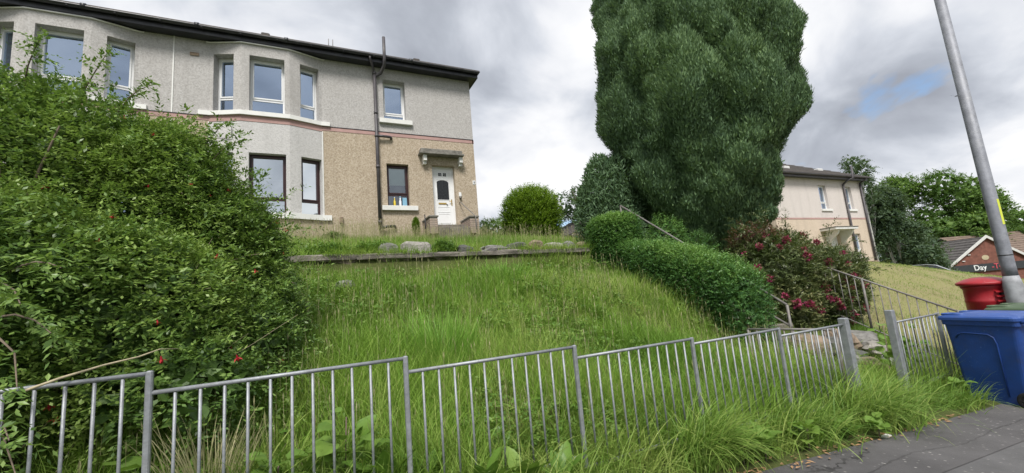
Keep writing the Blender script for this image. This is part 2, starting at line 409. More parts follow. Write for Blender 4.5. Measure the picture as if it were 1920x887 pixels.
def unit(v): return v / np.maximum(np.linalg.norm(v, axis=-1, keepdims=True), 1e-9)
def leaves(P, D, N, L, Wd, fold=.18, droop=.12):
    """folded pointed leaves: five points, four triangles each"""
    n = len(P); D = unit(D); N = unit(N - (N * D).sum(1, keepdims=True) * D); S = np.cross(D, N)
    L = np.broadcast_to(L, (n,))[:, None]; Wd = np.broadcast_to(Wd, (n,))[:, None]
    a = P; m = P + D * L * .5 - N * Wd * fold; l = P + D * L * .42 + S * Wd * .5; r = P + D * L * .42 - S * Wd * .5
    t = P + D * L - N * L * droop
    V = np.stack([a, l, m, r, t], 1).reshape(-1, 3)
    b = (np.arange(n) * 5)[:, None]
    F = np.concatenate([b + np.array([[0, 2, 1]]), b + np.array([[1, 2, 4]]), b + np.array([[0, 3, 2]]), b + np.array([[2, 3, 4]])], 0)
    return V, F
def shards(P, D, N, L, Wd):
    """flat narrow leaflets or needle sprays: four points, two triangles"""
    n = len(P); D = unit(D); N = unit(N - (N * D).sum(1, keepdims=True) * D); S = np.cross(D, N)
    L = np.broadcast_to(L, (n,))[:, None]; Wd = np.broadcast_to(Wd, (n,))[:, None]
    V = np.stack([P, P + D * L * .45 + S * Wd * .5, P + D * L, P + D * L * .45 - S * Wd * .5], 1).reshape(-1, 3)
    b = (np.arange(n) * 4)[:, None]
    F = np.concatenate([b + np.array([[0, 1, 2]]), b + np.array([[0, 2, 3]])], 0)
    return V, F
def sprigs(base, dirs, Ls, k, leafL, leafW, droop=.35, spread=.85, jitter=.3):
    """leafy twigs: k pairs of leaves along each twig and one at its end; returns P, D, N, L, W, owner"""
    n = len(base); dirs = unit(dirs); Ps, Ds, Ns, LL, OW = [], [], [], [], []
    roll = unit(rng.normal(size=(n, 3)))
    for j in range(k + 1):
        t = (j + .6) / (k + .6)
        pos = base + dirs * (Ls * t)[:, None]; pos[:, 2] -= droop * Ls * t * t
        d = dirs.copy(); d[:, 2] -= 2 * droop * t; d = unit(d)
        up = np.zeros((n, 3)); up[:, 2] = 1
        s = unit(np.cross(d, up + roll * (.5 if j % 2 else .9)))
        for sg in ((1, -1) if j < k else (0,)):
            dd = unit(d * (1 - spread * .5 * abs(sg)) + s * sg * spread + rng.normal(size=(n, 3)) * jitter * .5)
            nn = up * .9 + d * .25 + rng.normal(size=(n, 3)) * jitter
            Ps.append(pos); Ds.append(dd); Ns.append(nn); LL.append(np.full(n, 1.0 - .35 * t)); OW.append(np.arange(n))
    P = np.concatenate(Ps); D = np.concatenate(Ds); N = np.concatenate(Ns); q = np.concatenate(LL) * rng.uniform(.75, 1.2, len(P)); ow = np.concatenate(OW)
    return P, D, N, q * leafL, q * leafW, ow
def superblob(n, c, r, p=2.0, lo=.82, hi=1.04, zmin=-1.0):
    """points in the outer shell of a (super)ellipsoid and its outward normals"""
    u = rng.normal(size=(int(n * 2.2), 3)); u = unit(u)
    if p != 2: u = u / (np.abs(u) ** p).sum(1, keepdims=True) ** (1 / p)
    u = u[u[:, 2] > zmin][:n]
    nrm = unit(np.sign(u) * np.abs(u) ** (p - 1) / np.array(r))
    q = u * rng.uniform(lo, hi, (len(u), 1)) * np.array(r) + np.array(c)
    return q, nrm
def union_shell(blobs, n, keep=.86, **kw):
    """points over a union of blobs, none buried in a neighbour"""
    A = np.array([r[0] * r[1] + r[1] * r[2] + r[0] * r[2] for c, r in blobs]); A = A / A.sum()
    Q, Nn = [], []
    for (c, r), a in zip(blobs, A):
        q, m = superblob(max(8, int(n * a * 1.5)), c, r, **kw); Q.append(q); Nn.append(m)
    q = np.concatenate(Q); m = np.concatenate(Nn); ok = np.ones(len(q), bool)
    for c, r in blobs:
        ok &= (((q - np.array(c)) / np.array(r)) ** 2).sum(1) > keep ** 2 * .8
    return q[ok], m[ok]
def patch(P, s, seed):
    """smooth pseudo-random field in 0..1 for clumps and colour drifts"""
    r = np.random.default_rng(seed); v = np.zeros(len(P))
    for k in range(6):
        w = r.normal(size=P.shape[1]) * s * (1 + k * .5); v += np.sin(P @ w + r.uniform(0, 6.28)) / (1 + k * .4)
    return np.clip(.5 + v * .22, 0, 1)

def blades(P, h, w, az, lean, bend, segs=3):
    """grass blades bending over towards az; tapered strips"""
    n = len(P); c = np.stack([np.cos(az), np.sin(az), np.zeros(n)], 1)
    fa = az + math.pi / 2 + rng.normal(size=n) * .9
    s = np.stack([np.cos(fa), np.sin(fa), np.zeros(n)], 1)
    V = np.zeros((n, 2 * segs + 1, 3), np.float32); p = P.astype(float).copy(); st = (h / segs)[:, None]
    for i in range(segs):
        ww = (w * (1 - .8 * (i / segs) ** 1.6))[:, None] * .5
        V[:, 2 * i] = p - s * ww; V[:, 2 * i + 1] = p + s * ww
        th = (lean + bend * (i + .5) / segs)[:, None]
        p = p + (c * np.sin(th) + np.array([0, 0, 1.0]) * np.cos(th)) * st
    V[:, 2 * segs] = p
    b = (np.arange(n) * (2 * segs + 1))[:, None]; F = []
    for i in range(segs - 1):
        F += [b + np.array([[2 * i, 2 * i + 1, 2 * i + 3]]), b + np.array([[2 * i, 2 * i + 3, 2 * i + 2]])]
    F.append(b + np.array([[2 * segs - 2, 2 * segs - 1, 2 * segs]]))
    return V.reshape(-1, 3), np.concatenate(F, 0), 2 * segs + 1

# ------------------------------------------------------------------ terrain
def zs(x): return -1.20 - .066 * np.minimum(x, 45)
def sm(t): t = np.clip(t, 0, 1); return t * t * (3 - 2 * t)
def terrain(x, y):
    x = np.asarray(x, float); y = np.asarray(y, float)
    yc = np.interp(x, [5.5, 14], [7.55, 9.0])
    zc = np.interp(x, [-8, 5.5, 8, 10, 15, 20.5, 27, 34, 50], [.50, .50, .70, .72, .5, .22, -.47, -1.2, -2.7])
    zh = np.interp(x, [7.5, 10, 14, 20, 27, 34, 50], [2.03, 1.75, 1.0, .2, .0, -.3, -2.7])
    zt = np.where(x < 6.5, np.interp(x, [5.5, 6.5], [.93, .72]), zc)
    z0 = zs(x)
    t = (y - 2.75) / (yc - 2.75)
    bank = z0 + (zc - z0) * (.45 * np.clip(t, 0, 1) + .55 * sm(t))
    bank = bank + .05 * np.sin(x * 2.1 + y * 1.3) * np.sin(y * 2.7 - x * .7) * sm(t * 4) * sm((1 - t) * 4)
    u = (y - yc - .12) / (12.4 - yc)
    lawn = zt + (zh - zt) * np.clip(u, 0, 1)
    back = zh - .12 * np.clip(y - 23, 0, 60)
    z = np.where(y < 2.75, z0, np.where(y < yc + .02, bank, np.where(y < 23, lawn, back)))
    return np.where(y < 2.3, z - .06 * sm((2.3 - y) / .15) - .03 * np.clip(2.3 - y, 0, 30), z)

def axis(dense0, dense1, step, lo, hi, grow=1.16):
    a = list(np.arange(dense0, dense1, step)); s = step; q = a[0]
    while q > lo: s *= grow; q -= s; a.insert(0, q)
    s = step; q = a[-1]
    while q < hi: s *= grow; q += s; a.append(q)
    return np.array(a)
gx = axis(-7, 14, .2, -500, 700); gy = axis(1.9, 13.2, .14, -400, 700)
GX, GY = np.meshgrid(gx, gy, indexing='ij'); GZ = terrain(GX, GY)
nx, ny = GX.shape
idx = np.arange(nx * ny).reshape(nx, ny)
quads = np.stack([idx[:-1, :-1], idx[1:, :-1], idx[1:, 1:], idx[:-1, 1:]], -1).reshape(-1, 4)
def dryness(x, y):
    d = sm((x - 8.3) / 1.5) * sm((y - 2.9) / .6) * (1 - sm((y - np.interp(x, [5.5, 14], [7.55, 9.0]) + .9) / 1.2) * .55)
    return d * .5
np_mesh('ground', np.stack([GX, GY, GZ], -1).reshape(-1, 3), quads, 'ground_soil', None, dryness(GX, GY).ravel(), True, 'structure')
def sheet(name, mat, xs, ys, dz):
    X, Y = np.meshgrid(xs, ys, indexing='ij'); Z = zs(X) + dz - .012 * np.maximum(2.2 - Y, 0)
    i = np.arange(X.size).reshape(X.shape)
    return np_mesh(name, np.stack([X, Y, Z], -1).reshape(-1, 3), np.stack([i[:-1, :-1], i[1:, :-1], i[1:, 1:], i[:-1, 1:]], -1).reshape(-1, 4), mat, None, None, True, 'structure')
lx = np.concatenate([np.linspace(-60, -8, 14), np.linspace(-6, 46, 60), np.linspace(60, 400, 10)])
sheet('pavement', 'asphalt_path', lx, np.array([1.655, 1.85, 2.1, 2.42]), -.02)
sheet('road', 'asphalt_road', lx, np.linspace(-7, 1.78, 8), -.0255)

# ------------------------------------------------------------------ the near house
F0 = 13.3
def wall(mb, A, B, z0, z1, ops=(), rev=.34, face=True):
    """wall facet along plan line A-B with openings (u0,u1,za,zb) and their reveals"""
    A = Vector(A); B = Vector(B); Ln = (B - A).length; d = (B - A) / Ln; n = Vector((-d.y, d.x))
    us = sorted({0, Ln, *[o[0] for o in ops], *[o[1] for o in ops]}); zz = sorted({z0, z1, *[min(max(o[2], z0), z1) for o in ops], *[min(max(o[3], z0), z1) for o in ops]})
    P = lambda u, k, z: ((A + d * u + n * k).x, (A + d * u + n * k).y, z)
    for i in range(len(us) - 1):
        for j in range(len(zz) - 1):
            um = (us[i] + us[i + 1]) / 2; zm = (zz[j] + zz[j + 1]) / 2
            if any(o[0] < um < o[1] and o[2] < zm < o[3] for o in ops): continue
            mb.face([P(us[i], 0, zz[j]), P(us[i + 1], 0, zz[j]), P(us[i + 1], 0, zz[j + 1]), P(us[i], 0, zz[j + 1])])
    for u0, u1, a, b in ops:
        a = max(a, z0); b = min(b, z1)
        mb.face([P(u0, 0, a), P(u0, 0, b), P(u0, rev, b), P(u0, rev, a)]); mb.face([P(u1, 0, a), P(u1, rev, a), P(u1, rev, b), P(u1, 0, b)])
        mb.face([P(u0, 0, b), P(u1, 0, b), P(u1, rev, b), P(u0, rev, b)]); mb.face([P(u0, 0, a), P(u0, rev, a), P(u1, rev, a), P(u1, 0, a)])

house = thing('house', 'two storey house, grey roughcast above and tan below, with curved bays and white door', 'house', (0, 13.3, 2.2))
up, lo = MB(), MB()
SB0, SB1 = 5.53, 5.65
def bay_pts(dx): return [(-2.46 + dx, 13.3), (-1.69 + dx, 13.02), (-.48 + dx, 13.02), (.38 + dx, 13.3)]
BAY_OPS_UP = [(.09, .62, 5.78, 7.50), (.20, 1.08, 5.78, 7.50), (.29, .83, 5.78, 7.50)]
BAY_OPS_LO = [(.10, .63, 2.87, 4.59), (.20, 1.11, 2.87, 4.59), (.30, .87, 2.87, 4.59)]
# straight runs of the front wall
runs = [((-13.0, 13.3), (-6.86, 13.3)), ((-4.02, 13.3), (-2.46, 13.3)), ((.38, 13.3), (5.27, 13.3))]
UPOP = {2: [(2.225 - .38, 2.945 - .38, 6.10, 7.50)]}
LOOP = {2: [(2.24 - .38, 2.94 - .38, 3.20, 4.61), (3.72 - .38, 4.50 - .38, 2.50, 4.65)]}
for k, (a, b) in enumerate(runs):
    wall(up, a, b, SB1, 8.02, UPOP.get(k, ())); wall(lo, a, b, 1.5, SB0, LOOP.get(k, ()))
for dx in (0, -4.4):
    p = bay_pts(dx); bayw = MB()
    for k in range(3):
        wall(up, p[k], p[k + 1], 5.66, 7.84, [BAY_OPS_UP[k]])
        wall(bayw, p[k], p[k + 1], 2.72, 5.49, [BAY_OPS_LO[k]])
        wall(lo, p[k], p[k + 1], 1.5, 2.72)
    up.face([(x, y, 7.84) for x, y in p]); bayw.build('bay_wall', 'roughcast_bay', house)
wall(up, (5.27, 13.3), (5.27, 21.6), SB1, 8.02); wall(lo, (5.27, 13.3), (5.27, 21.6), .9, SB0)
wall(up, (5.27, 21.6), (-13, 21.6), SB1, 8.02); wall(lo, (5.27, 21.6), (-13, 21.6), .9, SB0)
wall(up, (-13, 21.6), (-13, 13.3), SB1, 8.02); wall(lo, (-13, 21.6), (-13, 13.3), .9, SB0)
up.build('upper_wall', 'roughcast_grey', house); lo.build('lower_wall', 'roughcast_beige', house)
# floor slab keeps the rooms dark and separate
MB().box(-12.9, 5.2, 13.5, 21.5, 5.5, 5.64).build('floor_slab', 'room_dark', house)
# painted band between the storeys, a hair proud of the render, and its dark drip bead
band = MB()
for k, (a, b) in enumerate(runs):
    band.slab(a, b, -.010, .05, SB0, SB1); MB().slab(a, b, -.022, .05, SB1, SB1 + .018).build('drip_bead', 'black_gutter', house)
band.slab((5.28, 13.29), (5.28, 21.6), -.006, .05, SB0, SB1)
for dx in (0, -4.4):
    p = bay_pts(dx)
    for k in range(3): band.slab(p[k], p[k + 1], -.010, .05, 5.492, 5.658)
band.build('string_course', 'pink_band', house)
# white render beads
wb = MB()
wb.box(-3.30, -3.27, 13.284, 13.31, SB1 + .02, 7.98); wb.box(-3.30, -3.27, 13.284, 13.31, 1.6, SB0)
for dx in (0, -4.4):
    wb.box(.375 + dx, .40 + dx, 13.28, 13.31, 2.72, 5.49); wb.box(-2.48 + dx, -2.455 + dx, 13.28, 13.31, 2.72, 5.49)
wb.build('render_bead', 'white_paint', house)
MB().box(-2.925, -2.72, 13.275, 13.31, 7.39, 7.48).build('air_brick', 'stone_brown', house)
MB().bbox(.81, .91, 13.22, 13.31, 2.63, 2.83, .012).build('meter_box', 'stone_brown', house)
MB().tube([(.87, 13.27, 2.63), (.875, 13.27, 2.1)], .008, 6).build('meter_pipe', 'grey_pipe', house)

def window(A, u0, u1, z0, z1, ztr, fmat, sets, glass='window_glass', back=None, parent=None, open_=False, inset=.25):
    A = Vector(A[0]), Vector(A[1]); d = (A[1] - A[0]).normalized(); n = Vector((-d.y, d.x)); O = A[0]
    Q = lambda u, k: (O.x + d.x * u + n.x * k, O.y + d.y * u + n.y * k)
    def bar(mb, a, b, za, zb, k0, k1):
        p = [Q(a, k0), Q(b, k0), Q(b, k1), Q(a, k1)]
        v = [(*q, za) for q in p] + [(*q, zb) for q in p]
        mb.mesh(v, [(0, 3, 2, 1), (4, 5, 6, 7), (0, 1, 5, 4), (1, 2, 6, 5), (2, 3, 7, 6), (3, 0, 4, 7)])
    f = MB(); t = .055; i0 = inset
    bar(f, u0, u0 + t, z0, z1, i0, i0 + .07); bar(f, u1 - t, u1, z0, z1, i0, i0 + .07)
    bar(f, u0 + t, u1 - t, z1 - t, z1, i0, i0 + .07); bar(f, u0 + t, u1 - t, z0, z0 + t, i0, i0 + .07)
    bar(f, u0 + t, u1 - t, ztr - .03, ztr + .03, i0 + .002, i0 + .068)
    w = f.build('window', fmat, parent)
    c = MB(); s = .035                                           # opening casement, standing a little proud
    k0 = i0 - .018
    bar(c, u0 + t, u0 + t + s, ztr + .03, z1 - t, k0, i0 + .05); bar(c, u1 - t - s, u1 - t, ztr + .03, z1 - t, k0, i0 + .05)
    bar(c, u0 + t + s, u1 - t - s, z1 - t - s, z1 - t, k0, i0 + .05); bar(c, u0 + t + s, u1 - t - s, ztr + .03, ztr + .03 + s, k0, i0 + .05)
    c.build('casement', fmat, w)
    def pane(a, b, za, zb, nm='pane', mt=glass, k=i0 + .03):
        MB().face([(*Q(a, k), za), (*Q(b, k), za), (*Q(b, k), zb), (*Q(a, k), zb)]).build(nm, mt, w)
    pane(u0 + t + s, u1 - t - s, ztr + .03 + s, z1 - t - s); pane(u0 + t, u1 - t, z0 + t, ztr - .03)
    for nm, mt, za, zb in sets:
        kk = i0 + (.055 if nm == 'blind' else .085)
        MB().face([(*Q(u0, kk), za), (*Q(u1, kk), za), (*Q(u1, kk), zb), (*Q(u0, kk), zb)]).build(nm, mt, w)
    return w
for dx in (0, -4.4):
    p = bay_pts(dx)
    for k in range(3):
        o = BAY_OPS_UP[k]
        window((p[k], p[k + 1]), *o, 6.27, 'white_plastic', [('curtain_or_dark_room', 'room_dark' if k != 2 or dx else 'curtain_grey', 5.78, 7.5)], parent=house)  # room_dark sheets are painted room shade; only the grey one is a curtain
        o = BAY_OPS_LO[k]
        if dx == 0:
            st = [('blind', 'blind_pale', 3.86 if k == 1 else 3.3, 4.59), ('curtain_or_dark_room', 'curtain_grey', 2.87, 4.59)]
            window((p[k], p[k + 1]), *o, 3.30, 'brown_frame', st, glass='window_glass_soft', parent=house, inset=.18)
        else:
            window((p[k], p[k + 1]), *o, 3.30, 'brown_frame', [('curtain_or_dark_room', 'curtain_grey', 2.87, 4.59)], parent=house, inset=.18)
R2 = runs[2]
window(R2, *UPOP[2][0], 6.38, 'white_plastic', [('curtain_or_dark_room', 'room_dark', 6.1, 7.5)], parent=house)  # dark sheet behind the pane paints the unlit room, no curtain
window(R2, *LOOP[2][0], 3.62, 'brown_frame', [('blind', 'blind_green', 3.95, 4.61), ('curtain_or_dark_room', 'room_dark', 3.2, 4.61)], glass='window_glass_clear', parent=house, inset=.18)  # below the green blind, a dark sheet paints the unlit kitchen
# sills
def bay_sill(dx, z0, z1, parent):
    p = bay_pts(dx); a = (p[0][0] - .24, 13.3); b = (p[3][0] + .22, 13.3)
    o = .075
    front = [(a[0], 13.3 - o), (p[0][0] + .02, 13.3 - o), (p[1][0] - .01, 13.02 - o), (p[2][0] + .01, 13.02 - o), (p[3][0] - .02, 13.3 - o), (b[0], 13.3 - o)]
    back = [(b[0], 13.34), (p[3][0], 13.34), (p[2][0], 13.07), (p[1][0], 13.07), (p[0][0], 13.34), (a[0], 13.34)]
    m = MB(); n = 6
    for i in range(n - 1):
        q = [front[i], front[i + 1], back[n - 2 - i], back[n - 1 - i]]
        v = [(*c, z0) for c in q] + [(*c, z1) for c in q]
        m.mesh(v, [(0, 3, 2, 1), (4, 5, 6, 7), (0, 1, 5, 4), (2, 3, 7, 6)] + ([(3, 0, 4, 7)] if i == 0 else []) + ([(1, 2, 6, 5)] if i == n - 2 else []))
    m.build('sill', 'white_paint', parent)
for dx in (0, -4.4):
    bay_sill(dx, 5.662, 5.785, house); bay_sill(dx, 2.722, 2.875, house)
MB().bbox(2.07, 3.13, 13.2, 13.36, 5.955, 6.105, .006).build('sill', 'white_paint', house)
MB().bbox(2.05, 3.17, 13.2, 13.36, 3.055, 3.205, .006).build('sill', 'white_paint', house)
# white capping along the top of each bay, under the eaves
for dx in (0, -4.4):
    p = bay_pts(dx); m = MB()
    q = [(p[0][0] - .1, 13.27)] + [(x, y - .03) for x, y in p] + [(p[3][0] + .1, 13.27)]
    m.tube([(x, y, 7.845) for x, y in q], .022, 6); m.build('bay_capping', 'white_paint', house)
# eaves: soffit, fascia, gutter, roof
MB().box(-13.2, 5.48, 12.98, 13.32, 7.885, 7.91).build('soffit', 'black_gutter', house)
MB().box(5.25, 5.48, 13.322, 21.8, 7.885, 7.91).build('soffit', 'black_gutter', house)
MB().box(-13.2, 5.485, 12.955, 12.98, 7.87, 8.07).build('fascia', 'black_gutter', house)
MB().box(5.46, 5.485, 12.982, 21.8, 7.87, 8.07).build('fascia', 'black_gutter', house)
def half_gutter(a, b, r, parent, mat='black_gutter', name='gutter', local=False):
    m = MB(); a = Vector(a); b = Vector(b); d = (b - a).normalized(); s = Vector((-d.y, d.x, 0)); k = 8; pts = []
    for q in (a, b):
        for i in range(k + 1):
            t = math.pi + math.pi * i / k; pts.append(q + s * (math.cos(t) * r) + Vector((0, 0, math.sin(t) * r)))
        for i in range(k + 1):
            t = 2 * math.pi - math.pi * i / k; pts.append(q + s * (math.cos(t) * (r - .008)) + Vector((0, 0, math.sin(t) * (r - .008) )))
    n = 2 * (k + 1)
    fs = [(i, (i + 1) % n, n + (i + 1) % n, n + i) for i in range(n)] + [tuple(range(n)), tuple(range(2 * n - 1, n - 1, -1))]
    m.mesh(pts, fs, True); return m.build(name, mat, parent, local)
half_gutter((-13.2, 12.88, 8.06), (5.5, 12.88, 8.06), .07, house)
br = MB()
for x in np.arange(-12.5, 5.4, .9): br.box(x, x + .03, 12.80, 12.954, 7.985, 8.0); 
br.build('gutter_bracket', 'black_gutter', house)
jt = MB()
for x in (-10.6, -7.6, -5.0, -2.7, -.55, 3.1): jt.tube([(x - .05, 12.88, 8.062), (x + .05, 12.88, 8.062)], .077, 12)
jt.build('gutter_joint', 'black_gutter', house)
rf = MB()
e0, e1, yb, yr, ye = -13.3, 5.56, 12.86, 17.45, 22.0; zr = 8.09; zt = zr + (yr - yb) * .5
rf.face([(e0, yb, zr), (e1, yb, zr), (e1 - 4.59, yr, zt), (e0, yr, zt)]); rf.face([(e1, yb, zr), (e1, ye, zr), (e1 - 4.59, yr, zt)])
rf.face([(e1, ye, zr), (e0, ye, zr), (e0, yr, zt), (e1 - 4.59, yr, zt)]); rf.face([(e0, ye, zr), (e0, yb, zr), (e0, yr, zt)])
rf.face([(e0, yb, zr - .02), (e0, ye, zr - .02), (e1, ye, zr - .02), (e1, yb, zr - .02)])
roof = rf.build('roof', 'slate', house)
rc = MB()                                                       # tile courses: low steps up the front slope
for i in range(13):
    y = yb + .02 + i * .35; z = zr + (y - yb) * .5; xr = e1 - (y - yb)
    rc.mesh([(e0, y, z + .03), (xr, y, z + .03), (xr - .34, y + .34, z + .185), (e0, y + .34, z + .185), (e0, y, z + .002), (xr, y, z + .002)], [(0, 1, 2, 3), (4, 5, 1, 0)])
rc.build('tile_course', 'slate', roof)
for x in (-6.2, -1.2, 3.2): MB().bbox(x, x + .22, 12.93, 13.2, 8.12, 8.235, .02).build('tile_vent', 'slate', roof)
for x in (.60, .72): MB().tube([(x, 13.0, 8.1), (x, 13.0, 8.42)], .012, 6).build('vent_pipe', 'galvanised_old', roof)
for x in (-6.1, -5.97): MB().tube([(x, 13.1, 8.1), (x + .06, 13.1, 8.6), (x, 13.1, 8.8)], .012, 6).build('vent_pipe', 'galvanised_old', roof)
# pipes
px_, py_ = 1.96, 13.19
dp = MB()
dp.tube([(px_, py_, 7.62), (px_, py_, 2.35)], .052, 12)
for z in (7.55, 6.2, 5.42, 4.4, 2.62): dp.tube([(px_, py_, z), (px_, py_, z + .09)], .064, 12)
dp.build('downpipe', 'grey_pipe', house)
MB().tube([(px_, py_, 7.60), (px_ + .05, py_, 7.52), (px_ + .2, py_ - .03, 7.62), (px_ + .27, 13.02 - .16, 7.75), (px_ + .27, 12.78, 7.95), (px_ + .27, 12.78, 8.68)], .05, 12).build('vent_stack', 'grey_pipe', house)
MB().tube([(px_ - .16, 12.88, 8.0), (px_ - .16, 12.9, 7.93), (px_ - .03, 13.14, 7.70), (px_, py_, 7.58)], .038, 10).build('gutter_outlet', 'grey_pipe', house)
MB().tube([(px_ + .02, py_, 5.47), (px_ + .2, py_ + .01, 5.475), (px_ + .42, py_ + .02, 5.47), (px_ + .46, py_ + .06, 5.45), (px_ + .46, 13.32, 5.45)], .042, 10).build('waste_pipe', 'grey_pipe', house)
MB().tube([(px_ + .02, py_, 2.47), (px_ + .2, py_, 2.52), (px_ + .45, py_ + .02, 2.54), (px_ + .47, 13.32, 2.54)], .045, 10).build('waste_pipe', 'black_gutter', house)
MB().tube([(-2.62, 13.27, 4.98), (-1.98, 13.1, 4.985), (-1.9, 13.05, 5.02), (-1.9, 13.06, 5.3)], .009, 6).build('cable', 'grey_pipe', house)
# door with its frame, panels, glass and fittings
A0 = .38
fr = MB(); k = 13.3 + .17
fr.box(3.72, 3.775, k, k + .07, 2.5, 4.65); fr.box(4.445, 4.5, k, k + .07, 2.5, 4.65); fr.box(3.775, 4.445, k, k + .07, 4.59, 4.65); fr.box(3.775, 4.445, k, k + .07, 2.5, 2.53)
fr.build('door_frame', 'white_plastic', house)
dr = MB(); y0 = k + .012
dr.box(3.777, 4.443, y0, y0 + .045, 2.532, 4.588)
door = dr.build('door', 'white_plastic', house)
pn = MB()
def ring(x0, x1, z0, z1, t=.016):
    pn.box(x0, x1, y0 - .008, y0 + .001, z0, z0 + t); pn.box(x0, x1, y0 - .008, y0 + .001, z1 - t, z1)
    pn.box(x0, x0 + t, y0 - .0075, y0 + .001, z0 + t, z1 - t); pn.box(x1 - t, x1, y0 - .0075, y0 + .001, z0 + t, z1 - t)
ring(3.90, 4.32, 2.68, 3.02); ring(3.90, 4.32, 3.06, 3.26); ring(3.885, 4.335, 3.48, 4.22, .02)
pn.build('door_panel', 'white_plastic', door)
ar = [(3.905, 3.5), (4.315, 3.5), (4.315, 4.10)] + [(4.11 + .205 * math.cos(t), 4.10 + .085 * math.sin(t)) for t in np.linspace(.25, math.pi - .25, 9)] + [(3.905, 4.10)]
MB().face([(x, y0 - .004, z) for x, z in ar]).build('door_glass', 'door_glass', door)
for x in (3.98, 4.14):
    for a, b in ((0, 0), (.058, 0), (0, .058), (.058, .058)): MB().box(x + a, x + a + .05, y0 - .006, y0 + .001, 4.33 + b, 4.38 + b).build('door_light', 'door_glass', door)
MB().bbox(3.93, 4.21, y0 - .014, y0 - .001, 3.335, 3.395, .004).build('letterbox', 'brass', door)
MB().lathe([(.001, 0), (.03, .002), (.03, .012), (.001, .018)], (4.225, y0 - .012, 3.33), 12).build('door_knocker', 'galvanised', door)
hd = MB(); hd.bbox(4.375, 4.415, y0 - .01, y0 - .001, 3.3, 3.52, .004); hd.tube([(4.395, y0 - .012, 3.44), (4.395, y0 - .05, 3.44), (4.30, y0 - .05, 3.435)], .011, 8)
hd.build('door_handle', 'brass', door)
# stone canopy on two white brackets
cn = MB(); cn.bbox(3.27, 4.79, 12.98, 13.32, 4.93, 5.0, .01); cn.bbox(3.31, 4.74, 13.02, 13.32, 5.003, 5.12, .012)
cn.build('door_canopy', 'porch_stone', house)
for x in (3.40, 4.64): 
    b = MB(); b.bbox(x, x + .12, 13.08, 13.32, 4.72, 4.928, .01); b.bbox(x + .005, x + .115, 13.16, 13.31, 4.62, 4.719, .008); b.build('canopy_bracket', 'white_paint', house)
MB().bbox(5.14, 5.245, 13.285, 13.31, 4.03, 4.17, .004).build('number_plate', 'white_plastic', house)
tx = bpy.data.curves.new('house_number', 'FONT'); tx.body = '8'; tx.size = .11; tx.extrude = .002
tmp = bpy.data.objects.new('tmp', tx); COL.objects.link(tmp); bpy.context.view_layer.update()
def text_mesh(body, size, ext, name, mat, parent, M):
    cu = bpy.data.curves.new(name, 'FONT'); cu.body = body; cu.size = size; cu.extrude = ext
    o = bpy.data.objects.new('tmp', cu); COL.objects.link(o); bpy.context.view_layer.update()
    me = bpy.data.meshes.new_from_object(o.evaluated_get(bpy.context.evaluated_depsgraph_get()))
    bpy.data.objects.remove(o); bpy.data.curves.remove(cu)
    me.transform(M); me.materials.clear(); me.materials.append(MATS[mat]); me.name = name
    ob = bpy.data.objects.new(name, me); COL.objects.link(ob); 
    if parent: place(ob, parent)
    return ob
bpy.data.objects.remove(tmp)
ho = off_of(house)
text_mesh('8', .11, .002, 'house_number', 'post_black', house, Matrix.Translation((5.165 - ho.x, 13.282 - ho.y, 4.062 - ho.z)) @ Matrix.Rotation(math.pi / 2, 4, 'X'))
MB().bbox(4.60, 4.69, 13.26, 13.31, 3.58, 3.72, .008).build('intercom_box', 'white_plastic', house)
MB().tube([(4.645, 13.29, 3.57), (4.645, 13.24, 3.5)], .04, 10).build('porch_lamp', 'galvanised_old', house)

# entrance steps between two brick side walls
st = thing('entrance_steps', 'concrete front door steps between two low grey brick side walls', 'steps', (4.05, 12.75, 2.2))
MB().box(3.56, 4.58, 12.75, 13.40, 1.95, 2.5).build('step', 'concrete', st); MB().bbox(3.56, 4.58, 12.36, 12.747, 1.95, 2.35, .01).build('step', 'concrete', st)
def brick_wall(x0, x1, y0, y1, z0, z1, parent):
    MB().box(x0 + .008, x1 - .008, y0 + .008, y1, z0, z1 - .004).build('side_wall', 'mortar', parent)
    me = {}
    def brick(a, b, c, d, e, f_):
        key = (round(b - a, 3), round(d - c, 3))
        if key not in me:
            o = MB().bbox(0, b - a, 0, d - c, 0, f_ - e, .006).build('brick', 'grey_brick', parent, True); me[key] = o.data; o.location = (Vector((a, c, e)) - off_of(parent))
        else:
            o = bpy.data.objects.new('brick', me[key]); COL.objects.link(o); place(o, parent); o.location = Vector((a, c, e)) - off_of(parent)
    hh = .067; z = z0; r = 0
    while z + hh < z1 + .01:
        Ly = y1 - y0; q = [0, .215, .43, .645, Ly] if r % 2 == 0 else [0, .107, .322, .537, .752, Ly]
        q = [v for v in q if v <= Ly + .001]
        for i in range(len(q) - 1):
            if q[i + 1] - q[i] > .05: 
                for xa, xb in ((x0, x0 + .1), (x1 - .1, x1)): brick(xa, xb, y0 + q[i], y0 + q[i + 1] - .01, z, z + hh - .01)
        if x1 - x0 > .21: brick(x0 + .11, x1 - .11, y0 + .001, y0 + .1, z, z + hh - .01)
        z += hh; r += 1
    MB().bbox(x0 - .025, x1 + .025, y0 - .025, y1 - .02, z1, z1 + .055, .01).build('coping', 'porch_stone', parent)
brick_wall(3.30, 3.55, 12.36, 13.28, 2.15, 2.66, st); brick_wall(4.60, 4.88, 12.36, 13.28, 2.15, 2.66, st)
MB().tube([(4.60, 13.28, 3.37), (4.62, 13.18, 3.34), (4.74, 12.35, 2.74), (4.75, 12.25, 2.66), (4.755, 12.23, 2.05)], .016, 8).build('handrail', 'galvanised_old', st)
MB().tube([(3.24, 12.7, 2.05), (3.24, 12.7, 2.80), (3.26, 12.85, 2.82)], .016, 8).build('boot_post', 'black_gutter', st)

